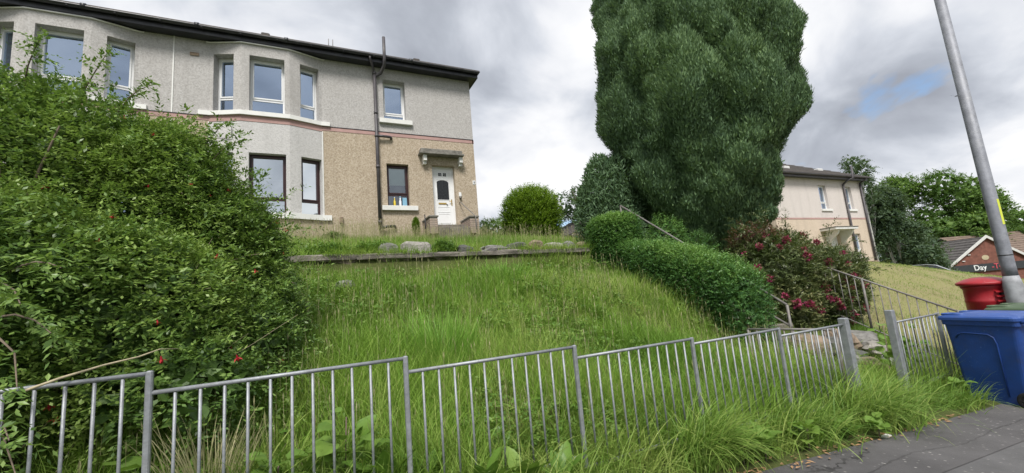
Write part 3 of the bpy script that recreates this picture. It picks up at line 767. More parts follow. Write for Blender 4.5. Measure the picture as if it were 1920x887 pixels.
# bottles and a box standing on the kitchen window ledge
o = thing('bottle', 'yellow bottle standing inside the small brown kitchen window', 'bottle', (2.48, 13.47, 3.2)); MB().lathe([(.03, 0), (.035, .02), (.035, .2), (.014, .25), (.014, .31)], (2.48, 13.475, 3.2), 12).build('flask', 'bottle_yellow', o); MB().lathe([(.018, .312), (.018, .34)], (2.48, 13.475, 3.2), 10).build('cap', 'bottle_white', o)
o = thing('bottle', 'white bottle beside the blue box inside the kitchen window', 'bottle', (2.66, 13.47, 3.2)); MB().lathe([(.035, 0), (.04, .02), (.04, .2), (.02, .26), (.02, .33)], (2.66, 13.475, 3.2), 12).build('flask', 'bottle_white', o); MB().lathe([(.024, .332), (.024, .37)], (2.66, 13.475, 3.2), 10).build('cap', 'box_blue', o)
tag(MB().bbox(2.73, 2.87, 13.45, 13.48, 3.2, 3.52, .004).build('carton', 'box_blue'), 'pale blue box inside the right corner of the kitchen window', 'box')

# ------------------------------------------------------------------ galvanised railings along the pavement
FY = 2.8
def gz(x, y): return float(terrain(x, y))
def link(name, mesh, parent, loc):
    o = bpy.data.objects.new(name, mesh); COL.objects.link(o); place(o, parent); o.location = loc; return o
picket_mesh = {}
def picket(parent, x, y, ztop, length, r=.0079):
    key = round(length, 2)
    if key not in picket_mesh:
        o = MB().tube([(0, 0, 0), (0, 0, key)], r, 8).build('picket', 'galvanised', None); picket_mesh[key] = o.data; bpy.data.objects.remove(o)
    return link('picket', picket_mesh[key], parent, Vector((x, y, ztop - key)) - off_of(parent))
fence = thing('railing_fence', 'galvanised steel railings stepping down beside the pavement in front of the overgrown bank', 'fence', (1.8, FY, -1.3))
panels = [(-2.0, -.742, -.222), (-.742, .538, -.319), (.538, 1.812, -.406), (1.812, 3.052, -.490), (3.052, 4.272, -.534), (4.272, 5.42, -.604)]
for i, (a, b, z) in enumerate(panels):
    n = int(round((b - a) / .1055)); g = gz(b, FY)
    MB().tube([(a + .012, FY, z), (b - .012, FY, z)], .0116, 10).build('top_rail', 'galvanised', fence)
    MB().bbox(a + .02, b - .02, FY - .006, FY + .006, z - .80, z - .77, .003).build('bottom_rail', 'galvanised', fence)
    for k in range(1, n): picket(fence, a + (b - a) * k / n, FY, z - .012, .82)
    if i < 5: MB().bbox(b - .015, b + .015, FY - .016, FY + .016, g - .1, z + .0145, .006).build('post', 'galvanised', fence)
MB().bbox(-2.021, -1.979, FY - .021, FY + .021, -1.3, -.206, .005).build('post', 'galvanised', fence)
MB().bbox(5.40, 5.48, FY - .04, FY + .04, -1.7, -.535, .006).build('gate_post', 'galvanised', fence)
fence2 = thing('railing_fence', 'short length of galvanised railings between the gate opening and the blue wheelie bin', 'fence', (7.1, FY, -1.65))
MB().bbox(6.425, 6.505, FY - .04, FY + .04, -1.8, -.535, .006).build('gate_post', 'galvanised', fence2)
for a, b, z in ((6.515, 7.66, -.692), (7.70, 8.9, -.775)):
    n = 11
    MB().tube([(a, FY, z), (b, FY, z)], .0116, 10).build('top_rail', 'galvanised', fence2)
    MB().bbox(a, b, FY - .006, FY + .006, z - .80, z - .77, .003).build('bottom_rail', 'galvanised', fence2)
    for k in range(1, n): picket(fence2, a + (b - a) * k / n, FY, z - .012, .82)
    MB().bbox(b, b + .04, FY - .02, FY + .02, -1.95, z + .016, .005).build('post', 'galvanised', fence2)
# the gate, swung open up the bank
gate = thing('gate', 'narrow galvanised barred gate swung open behind the railings', 'gate', (5.40, 2.88, -1.5))
ga, gb, gzt = Vector((5.40, 2.88, 0)), Vector((5.18, 3.80, 0)), -.66
MB().tube([(ga.x, ga.y, gzt), (gb.x, gb.y, gzt)], .0135, 10).build('top_rail', 'galvanised_old', gate)
MB().tube([(ga.x, ga.y, gzt - .72), (gb.x, gb.y, gzt - .72)], .0135, 10).build('bottom_rail', 'galvanised_old', gate)
for k in range(10):
    q = ga.lerp(gb, k / 9.0); r = .016 if k in (0, 9) else .0085
    MB().tube([(q.x, q.y, gzt - .735), (q.x, q.y, gzt - .005)], r, 8).build('bar', 'galvanised_old', gate)

# neighbour's sloping rail with bars going up the bank
srail = thing('sloping_railing', 'thin sloping barred railing running up the dry grass bank behind the bins', 'railing', (8.5, 3.4, -1.5))
ra, rb = Vector((8.5, 2.86, -.735)), Vector((8.5, 5.3, .49))
MB().tube([ra, rb], .0145, 8).build('top_rail', 'galvanised_old', srail)
MB().tube([ra - Vector((0, 0, .83)), rb - Vector((0, 0, .83))], .009, 6).build('bottom_rail', 'galvanised_old', srail)
for k in range(23):
    q = ra.lerp(rb, k / 22); r = .019 if k in (0, 10, 22) else .0075
    MB().tube([(q.x, q.y, q.z - (.95 if r > .01 else .835)), (q.x, q.y, q.z + (.02 if r > .01 else -.01))], r, 8).build('post' if r > .01 else 'picket', 'galvanised_old', srail)

# steps up from the gate and their handrail
gs = thing('garden_steps', 'overgrown concrete steps climbing the bank beside the clipped hedge', 'steps', (6.9, 5.5, -.5))
for k in range(13):
    y = 4.0 + k * .27; z = gz(6.9, y + .05) + .06
    MB().bbox(6.55, 7.35, y, y + .29, z - .22, z, .012).build('step', 'concrete', gs)
hr = thing('handrail', 'old metal handrail slanting up the steps behind the hedge', 'handrail', (6.45, 4.05, -1.1))
h0, h1 = Vector((6.45, 4.03, -.442)), Vector((6.42, 7.38, 1.885))
MB().tube([h0, h1], .019, 8).build('rail', 'galvanised_old', hr)
lowr = MB().tube([h0 + Vector((0, -.02, -.33)), h1 + Vector((0, 0, -.5))], .017, 8).build('rail', 'galvanised_old', hr)
for t in (0, .5, 1):
    q = h0.lerp(h1, t); MB().tube([(q.x, q.y, gz(q.x, q.y) - .15), (q.x, q.y, q.z)], .02, 8).build('post', 'galvanised_old', hr)

# ------------------------------------------------------------------ low retaining wall across the garden and the stones on it
def rock_mesh(sx, sy, sz, seed, p=2.6, rough=.16, n=3):
    """lumpy stone from a displaced superellipsoid"""
    r = np.random.default_rng(seed); nu, nv = 16, 9; V = []
    ph = r.uniform(0, 6.28, 8); fq = r.normal(size=(8, 3)) * 2.2
    for j in range(nv + 1):
        b = -math.pi / 2 + math.pi * j / nv
        for i in range(nu):
            a = 2 * math.pi * i / nu
            d = np.array([math.cos(b) * math.cos(a), math.cos(b) * math.sin(a), math.sin(b)])
            q = d / (np.abs(d) ** p).sum() ** (1 / p)
            q = q * (1 + rough * sum(math.sin(fq[k] @ q + ph[k]) for k in range(8)) / 3.2)
            V.append(q * np.array([sx, sy, sz]) / 2)
    F = [(j * nu + i, j * nu + (i + 1) % nu, (j + 1) * nu + (i + 1) % nu, (j + 1) * nu + i) for j in range(nv) for i in range(nu)]
    return V, F
rw = thing('retaining_wall', 'low weathered concrete retaining wall across the top of the grass bank', 'wall', (2.5, 7.7, .6))
m = MB(); xs = np.linspace(-5.5, 6.1, 60)
r_ = np.random.default_rng(3)
fr_ = [7.60 + r_.uniform(-.02, .02) for _ in xs]
for i in range(len(xs) - 1):
    for z0, z1 in ((.1, .5), (.5, .68), (.68, .875)):
        m.face([(xs[i], fr_[i] + (z0 - .5) * .05, z0), (xs[i + 1], fr_[i + 1] + (z0 - .5) * .05, z0), (xs[i + 1], fr_[i + 1] + (z1 - .5) * .05, z1), (xs[i], fr_[i] + (z1 - .5) * .05, z1)])
m.box(-5.5, 6.1, 7.68, 7.86, .1, .874); m.build('wall_face', 'old_wall', rw)
x = -5.5; k = 0
while x < 6.0:
    w = r_.uniform(.75, 1.15); b = min(x + w, 6.12)
    dz = r_.uniform(-.008, .008); V_, F_ = rock_mesh(b - x + .05, .37, .11 + 2 * dz, 300 + k, 14, .035); MB().mesh([(a + (x + b) / 2, c_ + 7.73 + dz, d_ + .915 + dz * .6) for a, c_, d_ in V_], F_).build('coping_slab', 'concrete', rw)
    x = b; k += 1

def rock(name, label, cat, c, s, seed, mat, p=2.6, rough=.16, rot=0.0, group=None, tilt=0.0, smooth=False):
    V, F = rock_mesh(*s, seed, p, rough); M = Matrix.Rotation(rot, 3, 'Z') @ Matrix.Rotation(tilt, 3, 'X')
    mb = MB().mesh([tuple(M @ Vector(v) + Vector(c)) for v in V], F, smooth)
    return tag(mb.build(name, mat), label, cat, group)
G1 = 'stones set along the top of the retaining wall'
for lab, x0, x1, zb, mt, sd, p in (
    ('rough grey rubble stone left of the pale squared block on the wall', 1.13, 1.50, 1.19, 'stone_grey', 11, 2.6),
    ('pale squared stone block, largest of those on the retaining wall', 1.54, 2.12, 1.185, 'stone_pale', 12, 5),
    ('low dark mossy stone on the wall below the front door steps', 2.63, 3.03, 1.12, 'stone_dark', 13, 2.6),
    ('flat crumbling grey stone on the wall right of the dark mossy one', 3.15, 3.72, 1.10, 'stone_grey', 14, 3),
    ('blue-black stone on the wall in front of the round bush', 3.78, 4.22, 1.15, 'stone_dark', 15, 3.2),
    ('small tan squared block on the wall right of the blue-black stone', 4.29, 4.57, 1.17, 'stone_brown', 16, 5),
    ('long buff stone on the wall right of the small tan block', 4.66, 5.10, 1.13, 'stone_pale', 17, 4),
    ('grey stone on the wall second from the clipped hedge', 5.14, 5.46, 1.14, 'stone_grey', 18, 3.4),
    ('brownish end stone on the wall against the clipped hedge', 5.49, 5.8, 1.13, 'stone_brown', 19, 3)):
    rock('wall_stone', lab, 'stone', ((x0 + x1) / 2, 7.98, (zb + .94) / 2), (x1 - x0 - .01, .32, zb - .90), sd, mt, p, .09 if p > 3.5 else .16, 0, G1)
G2 = 'rocks beside the garden steps'
for lab, c, s, mt, sd, rt in (
    ('long brown tilted rock above the gateway, biggest of the rockery', (7.55, 3.98, -1.10), (.62, .5, .34), 'stone_brown', 21, .4),
    ('grey rock at the right end of the rockery under the red-flowered shrub', (8.1, 3.95, -1.12), (.4, .4, .24), 'stone_grey', 22, .2),
    ('round brown rock seen through the railings next to the handrail post', (6.75, 4.0, -1.10), (.5, .42, .36), 'stone_brown', 23, .9),
    ('dark rock behind the right gatepost of the fence panel', (7.05, 3.95, -1.12), (.42, .4, .32), 'stone_dark', 24, .1),
    ('pale flat rock low down behind the railings', (6.30, 3.62, -1.34), (.62, .42, .16), 'stone_pale', 25, .3),
    ('small grey rock beside the left gatepost', (6.82, 3.52, -1.30), (.30, .3, .26), 'stone_grey', 26, 1.2),
    ('brown rock in the grass in the middle of the gateway', (7.2, 3.45, -1.40), (.38, .36, .26), 'stone_brown', 27, .7),
    ('small dark rock under the long brown tilted rock', (7.35, 3.72, -1.28), (.34, .3, .2), 'stone_dark', 28, .5),
    ('pale buff rock half in the grass under the grey right-hand rock', (7.95, 3.72, -1.24), (.28, .26, .18), 'stone_pale', 29, .5),
    ('white painted stone beside the right gatepost', (7.62, 3.42, -1.36), (.22, .18, .2), 'white_paint', 30, .8)):
    rock('rock', lab, 'rock', c, s, sd, mt, 2.8, .2, rt, G2, .15)
rock('stone', 'lone grey stone lying in the meadow grass near the big fuchsia bush', 'stone', (.44, 6.6, .38), (.3, .24, .17), 31, 'stone_grey')

# ------------------------------------------------------------------ wheelie bins
def wheelie(label, loc, rot, body_mat, lid_mat):
    r = thing('wheelie_bin', label, 'wheelie bin', loc, 'wheelie bins on the pavement', rot)
    # local: +x front, -x back (wheels), width along y, base at z 0
    def ring(x0, x1, w, z, c=.05):
        h = w / 2
        pts = []
        for cx_, cy_, a0 in ((x1 - c, h - c, 0), (x0 + c, h - c, 90), (x0 + c, -h + c, 180), (x1 - c, -h + c, 270)):
            for k in range(5):
                a = math.radians(a0 + 22.5 * k); pts.append((cx_ + c * math.cos(a), cy_ + c * math.sin(a), z))
        return pts
    secs = [(-.275, .27, .44, .0), (-.29, .28, .455, .03), (-.325, .31, .505, .5), (-.355, .335, .555, .925), (-.375, .355, .585, .93), (-.375, .357, .587, .985), (-.35, .335, .56, .987), (-.33, .31, .53, .95)]
    rs = [ring(*s) for s in secs]; n = 20; b = MB(); v = sum(rs, [])
    f = [(k * n + i, k * n + (i + 1) % n, (k + 1) * n + (i + 1) % n, (k + 1) * n + i) for k in range(len(rs) - 1) for i in range(n)]
    f += [tuple(reversed(range(n))), tuple((len(rs) - 1) * n + i for i in range(n))]
    b.mesh(v, f, False)
    body = b.build('body', body_mat, r, True)
    # raised rounded-top panel on each side
    for sg in (-1, 1):
        q = MB()
        def sp(x, z): 
            w = np.interp(z, [.03, .5, .925], [.455, .505, .555]) / 2 + .004
            return (x, sg * w, z)
        prof = [(-.12, .12), (-.14, .72), (-.125, .79), (-.08, .825), (.14, .835), (.2, .82), (.235, .77)]
        q.tube([sp(x, z) for x, z in prof], .0085, 6); q.build('side_rib', body_mat, body, True)
    rim = MB()
    for sg in (-1, 1):
        for x in np.linspace(-.3, .28, 6): rim.box(x, x + .012, sg * .262 - .012, sg * .262 + .012, .885, .929)
    rim.build('rim_rib', body_mat, body, True)
    # lid with a skirt, raised centre, two grip recesses by the front edge
    l = MB(); ls = [(-.385, .385, .615, .988), (-.385, .385, .615, 1.018), (-.37, .37, .59, 1.035), (-.32, .30, .5, 1.05), (-.24, .2, .36, 1.068)]
    rs = [ring(*s, .06) for s in ls]; v = sum(rs, [])
    f = [(k * n + i, k * n + (i + 1) % n, (k + 1) * n + (i + 1) % n, (k + 1) * n + i) for k in range(len(rs) - 1) for i in range(n)] + [tuple(reversed(range(n))), tuple((len(rs) - 1) * n + i for i in range(n))]
    l.mesh(v, f, False); lid = l.build('lid', lid_mat, r, True)
    for sg in (-1, 1):
        g = MB(); t = [(.30 + .075 * math.cos(a) - (.10 if abs(a - math.pi) < 1.6 else 0), sg * .165 + .085 * math.sin(a), 1.052) for a in np.linspace(0, 2 * math.pi, 17)]
        g.tube(t, .013, 6, False); g.build('grip', lid_mat, lid, True)
    h = MB(); h.tube([(-.36, -.24, .965), (-.42, -.24, .985), (-.43, -.2, .99), (-.43, .2, .99), (-.42, .24, .985), (-.36, .24, .965)], .016, 8); h.build('handle', body_mat, r, True)
    MB().tube([(-.30, -.27, .10), (-.30, .27, .10)], .012, 8).build('axle', 'post_black', r, True)
    for sg in (-1, 1):
        w = MB(); c = sg * .26
        prof = [(.001, -.02), (.06, -.02), (.065, -.026), (.085, -.026), (.1, -.02), (.1, .02), (.085, .026), (.065, .026), (.06, .02), (.001, .02)]
        b_ = MB().lathe(prof, (0, 0, 0), 24)
        w.mesh([(-.30 + x, c + z, .10 + y) for x, y, z in b_.v], b_.f, False)
        wl = w.build('wheel', 'rubber', r, True)
        hub = MB().lathe([(.001, 0), (.03, 0), (.03, .03), (.001, .032)], (0, 0, 0), 12)
        MB().mesh([(-.30 + x, c + sg * z, .10 + y) for x, y, z in hub.v], hub.f).build('hub', 'post_black', wl, True)
        for kk in range(5):
            a = kk * 1.2566
            e = [(math.cos(a) * .03, math.sin(a) * .03), (math.cos(a) * .066, math.sin(a) * .066)]
            MB().tube([(-.30 + e[0][0], c + sg * .022, .10 + e[0][1]), (-.30 + e[1][0], c + sg * .022, .10 + e[1][1])], .006, 6).build('spoke', 'rubber', wl, True)
    return r
wheelie('blue wheelie bin with blue lid on the pavement in front of the green one', (7.52, 2.25, -1.722), math.radians(78), 'bin_blue', 'bin_lid')
gbin = wheelie('dull green lidded wheelie bin mostly hidden behind the blue bin', (8.85, 2.2, -1.79), math.radians(84), 'bin_green', 'bin_green')
gbin.scale = (1.05, 1.05, 1.055)

# ------------------------------------------------------------------ pillar box and lamp post
pb = thing('pillar_box', 'red pillar box with domed cap standing behind the wheelie bins', 'post box', (9.56, 2.86, -1.86))
cx, cy, cz = 9.56, 2.86, -1.86
MB().lathe([(.27, 0), (.27, .09), (.255, .10)], (cx, cy, cz), 32).build('base', 'post_black', pb)
MB().lathe([(.242, .10), (.238, 1.18), (.243, 1.19), (.243, 1.22), (.238, 1.23), (.238, 1.385), (.262, 1.42), (.262, 1.44)], (cx, cy, cz), 36).build('body', 'post_red', pb)
cap = MB().lathe([(.262, 1.441), (.298, 1.452), (.306, 1.468), (.306, 1.488), (.298, 1.497), (.27, 1.512), (.2, 1.545), (.11, 1.568), (.001, 1.575)], (cx, cy, cz), 40).build('cap', 'post_red', pb)
for k in range(40): pass
# the front faces the road: hood, slot, door and collection plate
ang = math.radians(-104)
def pbp(a, r, z): return (cx + r * math.cos(ang + a), cy + r * math.sin(ang + a), cz + z)
for z0 in (1.20, 1.27, 1.34):
    q = MB(); A = np.linspace(-.62, .62, 11); vs = []; 
    for a in A: vs += [pbp(a, .237, z0), pbp(a, .285, z0 - .004), pbp(a, .285, z0 + .012), pbp(a, .237, z0 + .022)]
    fs = [(i * 4 + j, i * 4 + (j + 1) % 4, i * 4 + 4 + (j + 1) % 4, i * 4 + 4 + j) for i in range(10) for j in range(4)] + [(3, 2, 1, 0), (40, 41, 42, 43)]
    q.mesh(vs, fs); q.build('hood', 'post_red', pb)
q = MB(); A = np.linspace(-.42, .42, 7)
for i in range(6): q.face([pbp(A[i], .2395, 1.285), pbp(A[i + 1], .2395, 1.285), pbp(A[i + 1], .2395, 1.325), pbp(A[i], .2395, 1.325)])
q.build('slot', 'post_black', pb)
q = MB(); A = np.linspace(-.34, .34, 7)
for i in range(6): q.face([pbp(A[i], .2445, .95), pbp(A[i + 1], .2445, .95), pbp(A[i + 1], .2445, 1.165), pbp(A[i], .2445, 1.165)])
q.build('collection_plate', 'white_plastic', pb)
q = MB(); A = np.linspace(-.6, .6, 13)
for a, b in ((.2, .215), (1.17, 1.185)):
    for i in range(12): q.face([pbp(A[i], .247, a), pbp(A[i + 1], .247, a), pbp(A[i + 1], .247, b), pbp(A[i], .247, b)])
q.build('door_edge', 'post_red', pb)

lp = thing('lamp_post', 'tall grey steel lamp post with a thicker base rising beside the pillar box', 'lamp post', (9.42, 2.51, -1.85))
lx_, ly_, lz_ = 9.42, 2.51, -1.85
MB().lathe([(.105, -.1), (.105, 1.42), (.10, 1.46), (.083, 1.56)], (lx_, ly_, lz_), 24).build('base', 'lamp_paint', lp)
MB().lathe([(.0825, 1.55), (.080, 1.72), (.060, 7.6)], (lx_, ly_, lz_), 24).build('shaft', 'lamp_steel', lp)
MB().lathe([(.0805, 1.86), (.0815, 1.862), (.0815, 1.874), (.0805, 1.876)], (lx_, ly_, lz_), 24).build('band', 'post_black', lp)
dq = MB(); A = np.linspace(-.55, .55, 7) + math.radians(-100)
for i in range(6): dq.face([(lx_ + .107 * math.cos(A[i]), ly_ + .107 * math.sin(A[i]), lz_ + .5), (lx_ + .107 * math.cos(A[i + 1]), ly_ + .107 * math.sin(A[i + 1]), lz_ + .5), (lx_ + .107 * math.cos(A[i + 1]), ly_ + .107 * math.sin(A[i + 1]), lz_ + 1.1), (lx_ + .107 * math.cos(A[i]), ly_ + .107 * math.sin(A[i]), lz_ + 1.1)])
dq.build('access_door', 'lamp_steel', lp)
sq = MB(); A = np.linspace(-.42, .42, 9) + math.radians(-96)
for i in range(8): sq.face([(lx_ + .0785 * math.cos(A[i]), ly_ + .0785 * math.sin(A[i]), lz_ + 2.33), (lx_ + .0785 * math.cos(A[i + 1]), ly_ + .0785 * math.sin(A[i + 1]), lz_ + 2.33), (lx_ + .0775 * math.cos(A[i + 1]), ly_ + .0775 * math.sin(A[i + 1]), lz_ + 2.72), (lx_ + .0775 * math.cos(A[i]), ly_ + .0775 * math.sin(A[i]), lz_ + 2.72)])
sq.build('sticker', 'sticker_yellow', lp)
MB().tube([(lx_, ly_, lz_ + 7.6), (lx_, ly_ - .1, lz_ + 8.0), (lx_, ly_ - .9, lz_ + 8.15)], .035, 10).build('arm', 'lamp_steel', lp)
MB().bbox(lx_ - .12, lx_ + .12, ly_ - 1.5, ly_ - .88, lz_ + 8.1, lz_ + 8.22, .03).build('lantern', 'lamp_steel', lp)

# ------------------------------------------------------------------ the second house further down the street
h2a = math.atan2(14.0 - 14.28, 32.06 - 23.2)
house2 = thing('house', 'pale roughcast house with peach lower storey partly hidden behind the tall conifer', 'house', (23.2, 14.28, 0), None, h2a)
L2 = 8.86
u2, l2 = MB(), MB()
U2 = [(4.36, 5.10, 3.70, 5.18), (7.08, 7.70, 3.70, 5.16)]; O2 = [(4.62, 5.5, .2, 2.15), (6.95, 7.72, .68, 2.17)]
wall(u2, (0, 0), (L2, 0), 3.18, 5.6, U2, .22); wall(l2, (0, 0), (L2, 0), -1.2, 3.08, O2, .2)
for a, b in (((L2, 0), (L2, 8)), ((L2, 8), (0, 8)), ((0, 8), (0, 0))): wall(u2, a, b, 3.18, 5.6); wall(l2, a, b, -1.2, 3.08)
u2.build('upper_wall', 'roughcast_pale', house2, True); l2.build('lower_wall', 'roughcast_peach', house2, True)
b2 = MB(); 
for a, b in (((0, 0), (L2, 0)), ((L2, 0), (L2, 8)), ((L2, 8), (0, 8)), ((0, 8), (0, 0))): b2.slab(a, b, -.012, .05, 3.082, 3.178)
b2.build('string_course', 'pink_band', house2, True)
for o in U2:
    wn = window(((0, 0), (L2, 0)), *o, o[2] + .42, 'white_plastic', [('curtain_or_dark_room', 'room_dark', o[2], o[3])], parent=house2, inset=.15)  # dark backing sheet paints the room's shade behind the glass
for c in [c for c in house2.children if c.name.startswith('window')]:
    pass
wn = window(((0, 0), (L2, 0)), *O2[1], 1.1, 'white_plastic', [('curtain_or_dark_room', 'blind_pale', O2[1][2], O2[1][3])], parent=house2, inset=.14)
MB().bbox(4.27, 5.32, -.07, .1, 3.58, 3.705, .006).build('sill', 'white_paint', house2, True); MB().bbox(6.98, 7.9, -.07, .1, 3.58, 3.705, .006).build('sill', 'white_paint', house2, True)
MB().bbox(6.85, 7.95, -.07, .1, .56, .685, .006).build('sill', 'white_paint', house2, True)
MB().box(4.62, 5.5, .14, .2, .0, 2.15).build('door', 'white_plastic', house2, True)
c2 = MB(); c2.bbox(3.75, 5.95, -.85, .02, 2.34, 2.46, .01); c2.build('door_canopy', 'white_paint', house2, True)
MB().bbox(3.72, 5.98, -.88, .02, 2.462, 2.51, .01).build('canopy_top', 'porch_stone', house2, True)
for x in (4.2, 5.6):
    q = MB(); P = [(0, 1.55), (0, 2.337), (-.75, 2.337), (-.62, 2.1), (-.34, 1.86), (-.12, 1.6)]
    q.mesh([(x, y, z) for y, z in P] + [(x + .14, y, z) for y, z in P], [tuple(range(6)), tuple(range(11, 5, -1))] + [(i, 6 + i, 6 + (i + 1) % 6, (i + 1) % 6) for i in range(6)]); q.build('canopy_bracket', 'white_paint', house2, True)
MB().box(-.25, L2 + .25, -.3, -.02, 5.56, 5.60).build('soffit', 'black_gutter', house2, True); MB().box(-.25, L2 + .25, -.33, -.302, 5.53, 5.74).build('fascia', 'grey_pipe', house2, True)
half_gutter((-.3, -.42, 5.72), (L2 + .3, -.42, 5.72), .075, house2, 'grey_pipe', 'gutter', True)
r2 = MB(); e0, e1, yb, ye, zr = -.35, L2 + .35, -.42, 8.4, 5.76; yr = 4.0; zt = zr + (yr - yb) * .55; hp = yr - yb
r2.face([(e0, yb, zr), (e1, yb, zr), (e1 - hp, yr, zt), (e0, yr, zt)]); r2.face([(e1, yb, zr), (e1, ye, zr), (e1 - hp, yr, zt)]); r2.face([(e1, ye, zr), (e0, ye, zr), (e0, yr, zt), (e1 - hp, yr, zt)]); r2.face([(e0, ye, zr), (e0, yb, zr), (e0, yr, zt)])
rr2 = r2.build('roof', 'slate', house2, True)
q = MB()
for i in range(12):
    y = yb + .02 + i * .34; z = zr + (y - yb) * .55; xr = e1 - (y - yb)
    q.mesh([(e0, y, z + .04), (xr, y, z + .04), (xr - .33, y + .33, z + .185), (e0, y + .33, z + .185), (e0, y, z), (xr, y, z)], [(0, 1, 2, 3), (4, 5, 1, 0)])
q.build('tile_course', 'slate', rr2, True)
for x in (2.6, 5.9): MB().bbox(x, x + .5, .62, .95, 6.33, 6.52, .03).build('roof_vent', 'white_board', rr2, True)
for x, zt_ in ((6.82, 5.3), (8.68, 5.45)):
    MB().tube([(x, -.09, -.4), (x, -.09, zt_)], .06, 10).build('downpipe', 'grey_pipe', house2, True)
MB().tube([(6.82, -.09, 5.28), (6.95, -.25, 5.45), (7.2, -.5, 5.6), (7.2, -.52, 6.35)], .06, 10).build('vent_stack', 'grey_pipe', house2, True)
MB().tube([(8.68, -.09, 5.4), (8.75, -.3, 5.55), (8.85, -.42, 5.7)], .06, 10).build('gutter_outlet', 'grey_pipe', house2, True)
MB().bbox(7.55, 8.2, -.45, -.1, -.3, .42, .02).build('meter_box', 'stone_brown', house2, True)

# ------------------------------------------------------------------ brick shop beyond the rise, with its sign
shop = thing('shop', 'low red brick shop with white gable edge and tiled roofs below the far trees', 'shop', (67.27, 19.15, -3.2))
ap = Vector((67.27, 19.15, 2.44)); gd = Vector((-.87, .491, 0)).normalized(); rd = Vector((.491, .87, 0)).normalized()
HW, DR, RL = 4.4, 2.98, 9.0
def sp_(g, r, z): p = ap + gd * g + rd * r; return (p.x, p.y, z)
zE = ap.z - DR
MB().face([sp_(-HW, 0, -4), sp_(HW, 0, -4), sp_(HW, 0, zE), sp_(0, 0, ap.z - .05), sp_(-HW, 0, zE)]).face([sp_(HW, 0, -4), sp_(HW, RL, -4), sp_(HW, RL, zE), sp_(HW, 0, zE)]).face([sp_(-HW, RL, -4), sp_(-HW, 0, -4), sp_(-HW, 0, zE), sp_(-HW, RL, zE)]).face([sp_(HW, RL, -4), sp_(-HW, RL, -4), sp_(-HW, RL, zE), sp_(0, RL, ap.z - .05), sp_(HW, RL, zE)]).build('wall', 'red_brick', shop)
q = MB()
for sg in (1, -1):
    n = 11
    for i in range(n):
        a0, a1 = sg * (HW + .35) * (1 - i / n), sg * (HW + .35) * (1 - (i + 1) / n - .02); f0, f1 = abs(a0) / HW, abs(a1) / HW
        z0, z1 = ap.z - DR * f0, ap.z - DR * f1
        q.face([sp_(a0, -.2, z0 + .10), sp_(a0, RL + .2, z0 + .10), sp_(a1, RL + .2, z1 + .02), sp_(a1, -.2, z1 + .02)]); q.face([sp_(a0, -.2, z0 - .02), sp_(a0, RL + .2, z0 - .02), sp_(a0, RL + .2, z0 + .10), sp_(a0, -.2, z0 + .10)])
q.build('roof', 'roof_tile', shop)
for sg in (1, -1):
    f = (HW + .3) / HW
    MB().mesh([sp_(0, -.28, ap.z + .08), sp_(sg * HW * f, -.28, ap.z - DR * f + .08), sp_(sg * HW * f, -.28, ap.z - DR * f - .2), sp_(0, -.28, ap.z - .24), sp_(0, -.2, ap.z + .08), sp_(sg * HW * f, -.2, ap.z - DR * f + .08), sp_(sg * HW * f, -.2, ap.z - DR * f - .2), sp_(0, -.2, ap.z - .24)], [(0, 1, 2, 3), (7, 6, 5, 4), (0, 4, 5, 1), (3, 2, 6, 7), (1, 5, 6, 2)]).build('barge_board', 'white_board', shop)
# rear wing running off to the right with a browner roof
q = MB(); wr, wz = 7.0, 2.9
for i in range(12):
    r0, r1 = 1.2 + i * .48, 1.2 + (i + 1) * .48 + .02; z0, z1 = zE + .3 + i * .27, zE + .3 + (i + 1) * .27
    q.face([sp_(-1.5, r0, z0 + .1), sp_(-16, r0, z0 + .1), sp_(-16, r1, z1 + .02), sp_(-1.5, r1, z1 + .02)]); q.face([sp_(-1.5, r0, z0 - .02), sp_(-16, r0, z0 - .02), sp_(-16, r0, z0 + .1), sp_(-1.5, r0, z0 + .1)])
q.face([sp_(-1.5, 1.2 + 5.76, zE + 3.5), sp_(-16, 1.2 + 5.76, zE + 3.5), sp_(-16, 13, zE), sp_(-1.5, 13, zE)])
q.build('roof', 'roof_tile_brown', shop)['label'] = 'browner tiled roof of the rear wing'
MB().face([sp_(-16, 1.5, -4), sp_(-1.5, 1.5, -4), sp_(-1.5, 1.5, zE + .4), sp_(-16, 1.5, zE + .4)]).face([sp_(-16, 1.5, -4), sp_(-16, 12.5, -4), sp_(-16, 12.5, zE + .2), sp_(-16, 7, zE + 3.4), sp_(-16, 1.5, zE + .4)]).build('wing_wall', 'red_brick', shop)
fs_ = MB(); 
def fb(mb, g0, g1, r0, r1, z0, z1):
    v = [sp_(g0, r0, z0), sp_(g1, r0, z0), sp_(g1, r1, z0), sp_(g0, r1, z0), sp_(g0, r0, z1), sp_(g1, r0, z1), sp_(g1, r1, z1), sp_(g0, r1, z1)]
    return mb.mesh(v, [(0, 3, 2, 1), (4, 5, 6, 7), (0, 1, 5, 4), (1, 2, 6, 5), (2, 3, 7, 6), (3, 0, 4, 7)])
fb(fs_, HW - .35, -HW, -.16, -.01, zE - .85, zE - .05).build('sign_board', 'sign_dark', shop)
